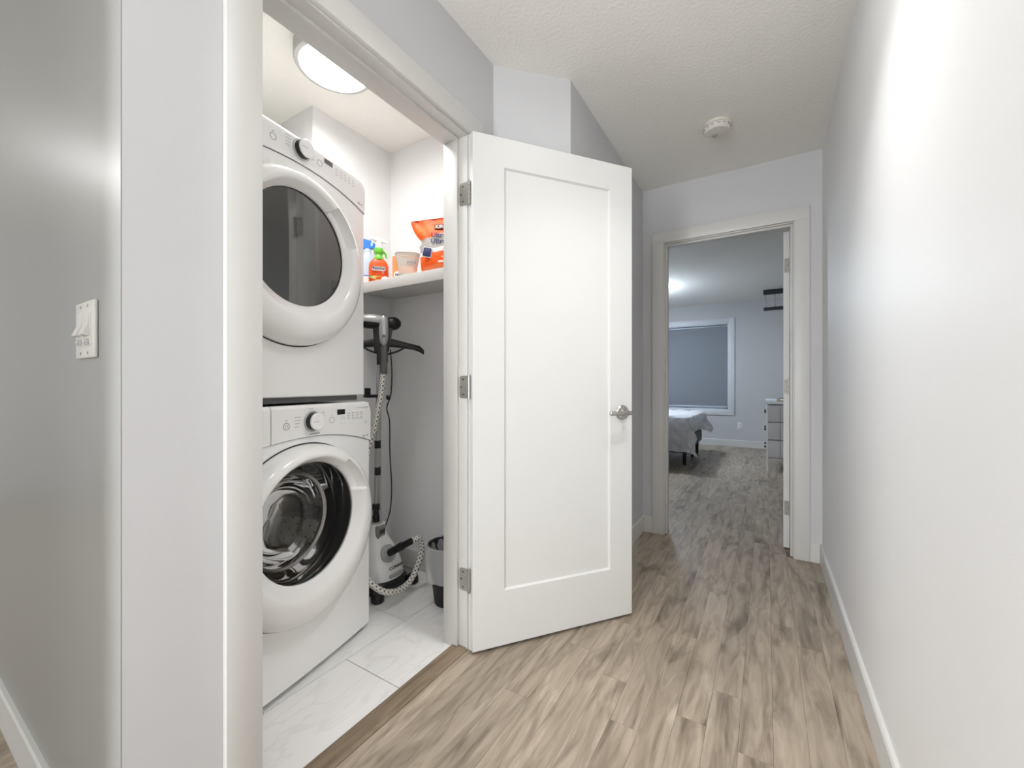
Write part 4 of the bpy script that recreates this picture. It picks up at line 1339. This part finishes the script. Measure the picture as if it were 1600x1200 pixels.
# ------------------------------------------------------------------ waste bin with liner
root = empty('waste_bin', 'small black waste bin with translucent liner at the right of the closet', 'bin', (-1.312, 1.555, 0))
b = fresh(); lathe(b, [(0.070, 0.0), (0.074, 0.004), (0.106, 0.272), (0.110, 0.274), (0.110, 0.280), (0.102, 0.280), (0.070, 0.008)], 40); obj('bin_wall', b, 'blackmat', root)
b = fresh()
def lr(R, z, amp, k=11, ph=0.0):
    return [((R + amp * math.sin(k * a + ph)) * math.cos(a), (R + amp * math.sin(k * a + ph)) * math.sin(a), z + amp * 0.7 * math.cos(5 * a + ph)) for a in [2 * PI * j / 88 for j in range(88)]]
loft(b, [lr(0.110, 0.122, 0.004, 9), lr(0.120, 0.150, 0.003, 9), lr(0.123, 0.21, 0.002, 9), lr(0.119, 0.265, 0.001), lr(0.114, 0.288, 0.001), lr(0.107, 0.286, 0.001), lr(0.096, 0.25, 0.003, 13), lr(0.088, 0.18, 0.005, 13, 1), lr(0.078, 0.10, 0.004, 13, 2), lr(0.066, 0.03, 0.002), lr(0.02, 0.014, 0.001)], False, True)
obj('bin_liner', b, 'liner', root)

# ------------------------------------------------------------------ bedroom
root = empty('window_1', 'bedroom window with white casing on the far wall', 'window', (0, BEDY, 0), kind='structure')
cw, ct = 0.09, 0.018
for nm, q in (('side_casing', (WX1, WX1 + cw, WZ0 - cw, WZ1 + cw)), ('side_casing', (WX0 - cw, WX0, WZ0 - cw, WZ1 + cw)), ('head_casing', (WX0, WX1, WZ1, WZ1 + cw)), ('sill_casing', (WX0, WX1, WZ0 - cw, WZ0))):
    b = fresh(); box(b, q[0], q[1], -ct, 0, q[2], q[3], 0.002); obj(nm, b, 'vinyl', root)
b = fresh()
for q in ((WX1 - 0.012, WX1, WZ0, WZ1), (WX0, WX0 + 0.012, WZ0, WZ1), (WX0, WX1, WZ1 - 0.012, WZ1), (WX0, WX1, WZ0, WZ0 + 0.012)): box(b, q[0], q[1], 0, 0.10, q[2], q[3])
obj('reveal', b, 'vinyl', root, None)
b = fresh()
for q in ((WX1 - 0.055, WX1 - 0.012, WZ0, WZ1), (WX0 + 0.012, WX0 + 0.055, WZ0, WZ1), (WX0, WX1, WZ1 - 0.055, WZ1 - 0.01), (WX0, WX1, WZ0 + 0.01, WZ0 + 0.055), (-1.24, -1.20, WZ0, WZ1)): box(b, q[0], q[1], 0.10, 0.15, q[2], q[3])
obj('sash', b, 'vinyl', root, None)
b = fresh(); box(b, WX0 + 0.02, WX1 - 0.02, 0.122, 0.128, WZ0 + 0.02, WZ1 - 0.02); obj('pane', b, 'glass', root, None)
root = empty('roller_blind', 'grey roller blind pulled down over the bedroom window', 'blind', (0, BEDY, 0))
bx0, bx1 = WX0 + 0.02, WX1 - 0.022
b = fresh(); cyl(b, (bx0, 0.055, WZ1 - 0.040), (bx1, 0.055, WZ1 - 0.040), 0.024, 20); obj('roller_tube', b, 'alu', root)
b = fresh(); box(b, bx0, bx1, 0.028, 0.0292, WZ0 + 0.058, WZ1 - 0.042); obj('fabric', b, 'blind', root, None)
b = fresh(); box(b, bx0, bx1, 0.020, 0.038, WZ0 + 0.030, WZ0 + 0.060, 0.004); obj('bottom_rail', b, 'alu', root)
b = fresh(); box(b, bx1 - 0.002, bx1 + 0.008, 0.03, 0.08, WZ1 - 0.075, WZ1 - 0.012, 0.002); obj('bracket', b, 'whiteplastic', root)

# wall outlet
root = empty('wall_outlet', 'white electrical outlet on the bedroom wall below the window', 'outlet', (-0.378, BEDY, 0.355))
b = fresh(); box(b, -0.036, 0.036, -0.006, 0, -0.057, 0.057, 0.003); obj('cover_plate', b, 'whiteplastic', root)
for sz in (-0.026, 0.026):
    b = fresh(); box(b, -0.017, 0.017, -0.008, -0.004, sz - 0.015, sz + 0.015, 0.003); so = obj('socket', b, 'whiteplastic', root)
    b = fresh(); box(b, -0.008, -0.005, -0.0086, -0.006, sz - 0.006, sz + 0.006); box(b, 0.005, 0.008, -0.0086, -0.006, sz - 0.006, sz + 0.006); obj('slots', b, 'blackmat', so, None)

# bed
BX_, BY0, BY1 = -0.82, 5.42, 6.94
root = empty('bed', 'bed with a dark grey upholstered frame, its foot toward the doorway', 'bed', (-1.85, (BY0 + BY1) / 2, 0))
ox, oy = -1.85, (BY0 + BY1) / 2
b = fresh(); box(b, -1.0, BX_ - ox - 0.02, BY0 - oy + 0.03, BY1 - oy - 0.03, 0.20, 0.36, 0.015, 3); obj('frame', b, 'bedgrey', root)
b = fresh(); box(b, -1.0, BX_ - ox - 0.03, BY0 - oy + 0.02, BY1 - oy - 0.02, 0.36, 0.60, 0.05, 4); obj('mattress', b, 'mattress', root)
for lx, ly in ((0.94, -0.40), (0.94, 0.27), (0.95, 0.66), (-0.9, -0.66), (-0.9, 0.66), (0.0, -0.66), (0.0, 0.66)):
    b = fresh(); lathe(b, [(0.020, 0.0), (0.026, 0.205)], 16, Matrix.Translation((lx, ly, 0))); obj('leg', b, 'black', root)
b = fresh(); box(b, -1.08, -1.0, -0.78, 0.78, 0.2, 1.1, 0.03, 3); obj('headboard', b, 'bedgrey', root)
b = fresh()
nx_, ny_ = 70, 90
hw, hl = (BY1 - BY0) / 2 - 0.01, BX_ - ox - 0.01
grid = []
rnd = random.Random(5)
for i in range(nx_ + 1):
    u = -0.55 + (hl + 0.20 + 0.55) * i / nx_
    row = []
    for j in range(ny_ + 1):
        v = -(hw + 0.46) + 2 * (hw + 0.46) * j / ny_
        ex, ey = max(0, u - hl), max(0, abs(v) - hw)
        if v > 0: ey *= 0.72
        dn = math.sqrt(ex * ex + ey * ey)
        mn = min(ex, ey)
        sg = 1 if v > 0 else -1
        arc = min(dn, 0.10)
        x = min(u, hl) + (0.045 * (1 - math.exp(-ex * 14))) + mn * 0.30
        y = max(-hw, min(hw, v)) + sg * (0.045 * (1 - math.exp(-ey * 14)) + mn * 0.15)
        drop = dn * dn / 0.16 if dn < 0.08 else dn - 0.04
        z = 0.645 - drop
        puff = 0.016 * math.sin(u * 17 + v * 13) * math.sin(v * 15 - u * 11)
        fold = 0.016 * math.sin(u * 21 + 1.0) * min(1, ey * 6) + 0.016 * math.sin(v * 19) * min(1, ex * 6)
        z += puff * (1 if dn < 0.03 else 0.2)
        if ey > 0: y += sg * fold
        if ex > 0: x += fold
        row.append((x, y, max(z, 0.13)))
    grid.append(row)
t = bmesh.new()
VV = [[t.verts.new(p) for p in r] for r in grid]
lay = t.loops.layers.uv.new('uv')
for i in range(nx_):
    for j in range(ny_):
        f = t.faces.new((VV[i][j], VV[i + 1][j], VV[i + 1][j + 1], VV[i][j + 1]))
        for lp, (a, c) in zip(f.loops, ((i, j), (i + 1, j), (i + 1, j + 1), (i, j + 1))):
            lp[lay].uv = (a * 0.27, c * 0.27)
bmesh.ops.solidify(t, geom=list(t.faces), thickness=0.02)
merge(b, t)
o = obj('comforter', b, 'comforter', None, 80, (ox, oy, 0))
tag(o, 'white quilted comforter draped over the foot of the bed', 'comforter')

# drawer tower
root = empty('drawer_tower', 'white metal drawer tower with pale fabric drawers behind the open bedroom door', 'dresser', (0.0, 5.88, 0))
dwx, dwy, dht = 0.42, 0.62, 0.86
for px_, py_ in ((0.0, 0.0), (dwx - 0.018, 0.0), (0.0, dwy - 0.018), (dwx - 0.018, dwy - 0.018)):
    b = fresh(); box(b, px_, px_ + 0.018, py_, py_ + 0.018, 0.006, dht - 0.05, 0.002); l = obj('leg', b, 'whitemetal', root)
    b = fresh(); cyl(b, (px_ + 0.009, py_ + 0.009, 0.0), (px_ + 0.009, py_ + 0.009, 0.008), 0.011, 12); obj('foot_pad', b, 'whitemetal', l)
b = fresh(); box(b, -0.008, dwx + 0.008, -0.008, dwy + 0.008, dht - 0.05, dht, 0.003); obj('top_board', b, 'vinyl', root)
zs = [(0.168, 0.375), (0.382, 0.590), (0.597, 0.800)]
for k, (za, zb_) in enumerate(zs):
    b = fresh(); box(b, 0.006, dwx - 0.006, 0.004, dwy - 0.004, za, zb_, 0.006, 2); d = obj('drawer', b, 'drawerfab', root)
    for ky in (0.10, 0.46):
        b = fresh(); lathe(b, [(0.006, 0), (0.006, 0.012), (0.014, 0.016), (0.015, 0.024), (0.010, 0.029)], 16, axis_mat((0.007, ky, (za + zb_) / 2 + 0.012), (-1, ky, (za + zb_) / 2 + 0.012))); obj('knob', b, 'black', d)
    b = fresh(); box(b, 0.018, dwx - 0.018, 0.002, 0.014, za - 0.006, za - 0.001); obj('rail', b, 'midgrey', root, None)
b = fresh(); box(b, 0.138, 0.144, 0.000, 0.006, 0.16, dht - 0.05); obj('side_strut', b, 'greyplastic', root, None)

# black ceiling rack in the bedroom
root = empty('ceiling_rack', 'black two-bar rack with chrome rods hanging under the bedroom ceiling', 'rack', (0.22, 7.17, CEIL))
b = fresh(); box(b, -0.258, 0.258, -0.035, 0.035, -0.066, 0.0, 0.003); obj('upper_bar', b, 'rackwood', root)
b = fresh(); box(b, -0.254, 0.254, -0.035, 0.035, -0.300, -0.258, 0.003); obj('lower_bar', b, 'rackwood', root)
for k in range(5):
    xx = -0.228 + 0.114 * k
    b = fresh(); cyl(b, (xx, 0, -0.262), (xx, 0, -0.062), 0.006, 12); r_ = obj('rod', b, 'chrome', root)
    b = fresh(); cyl(b, (xx, 0, -0.262), (xx, 0, -0.240), 0.011, 12); obj('rod_nut', b, 'chrome', r_)

# depth order of duplicates of setting names is left to Blender's own suffixes
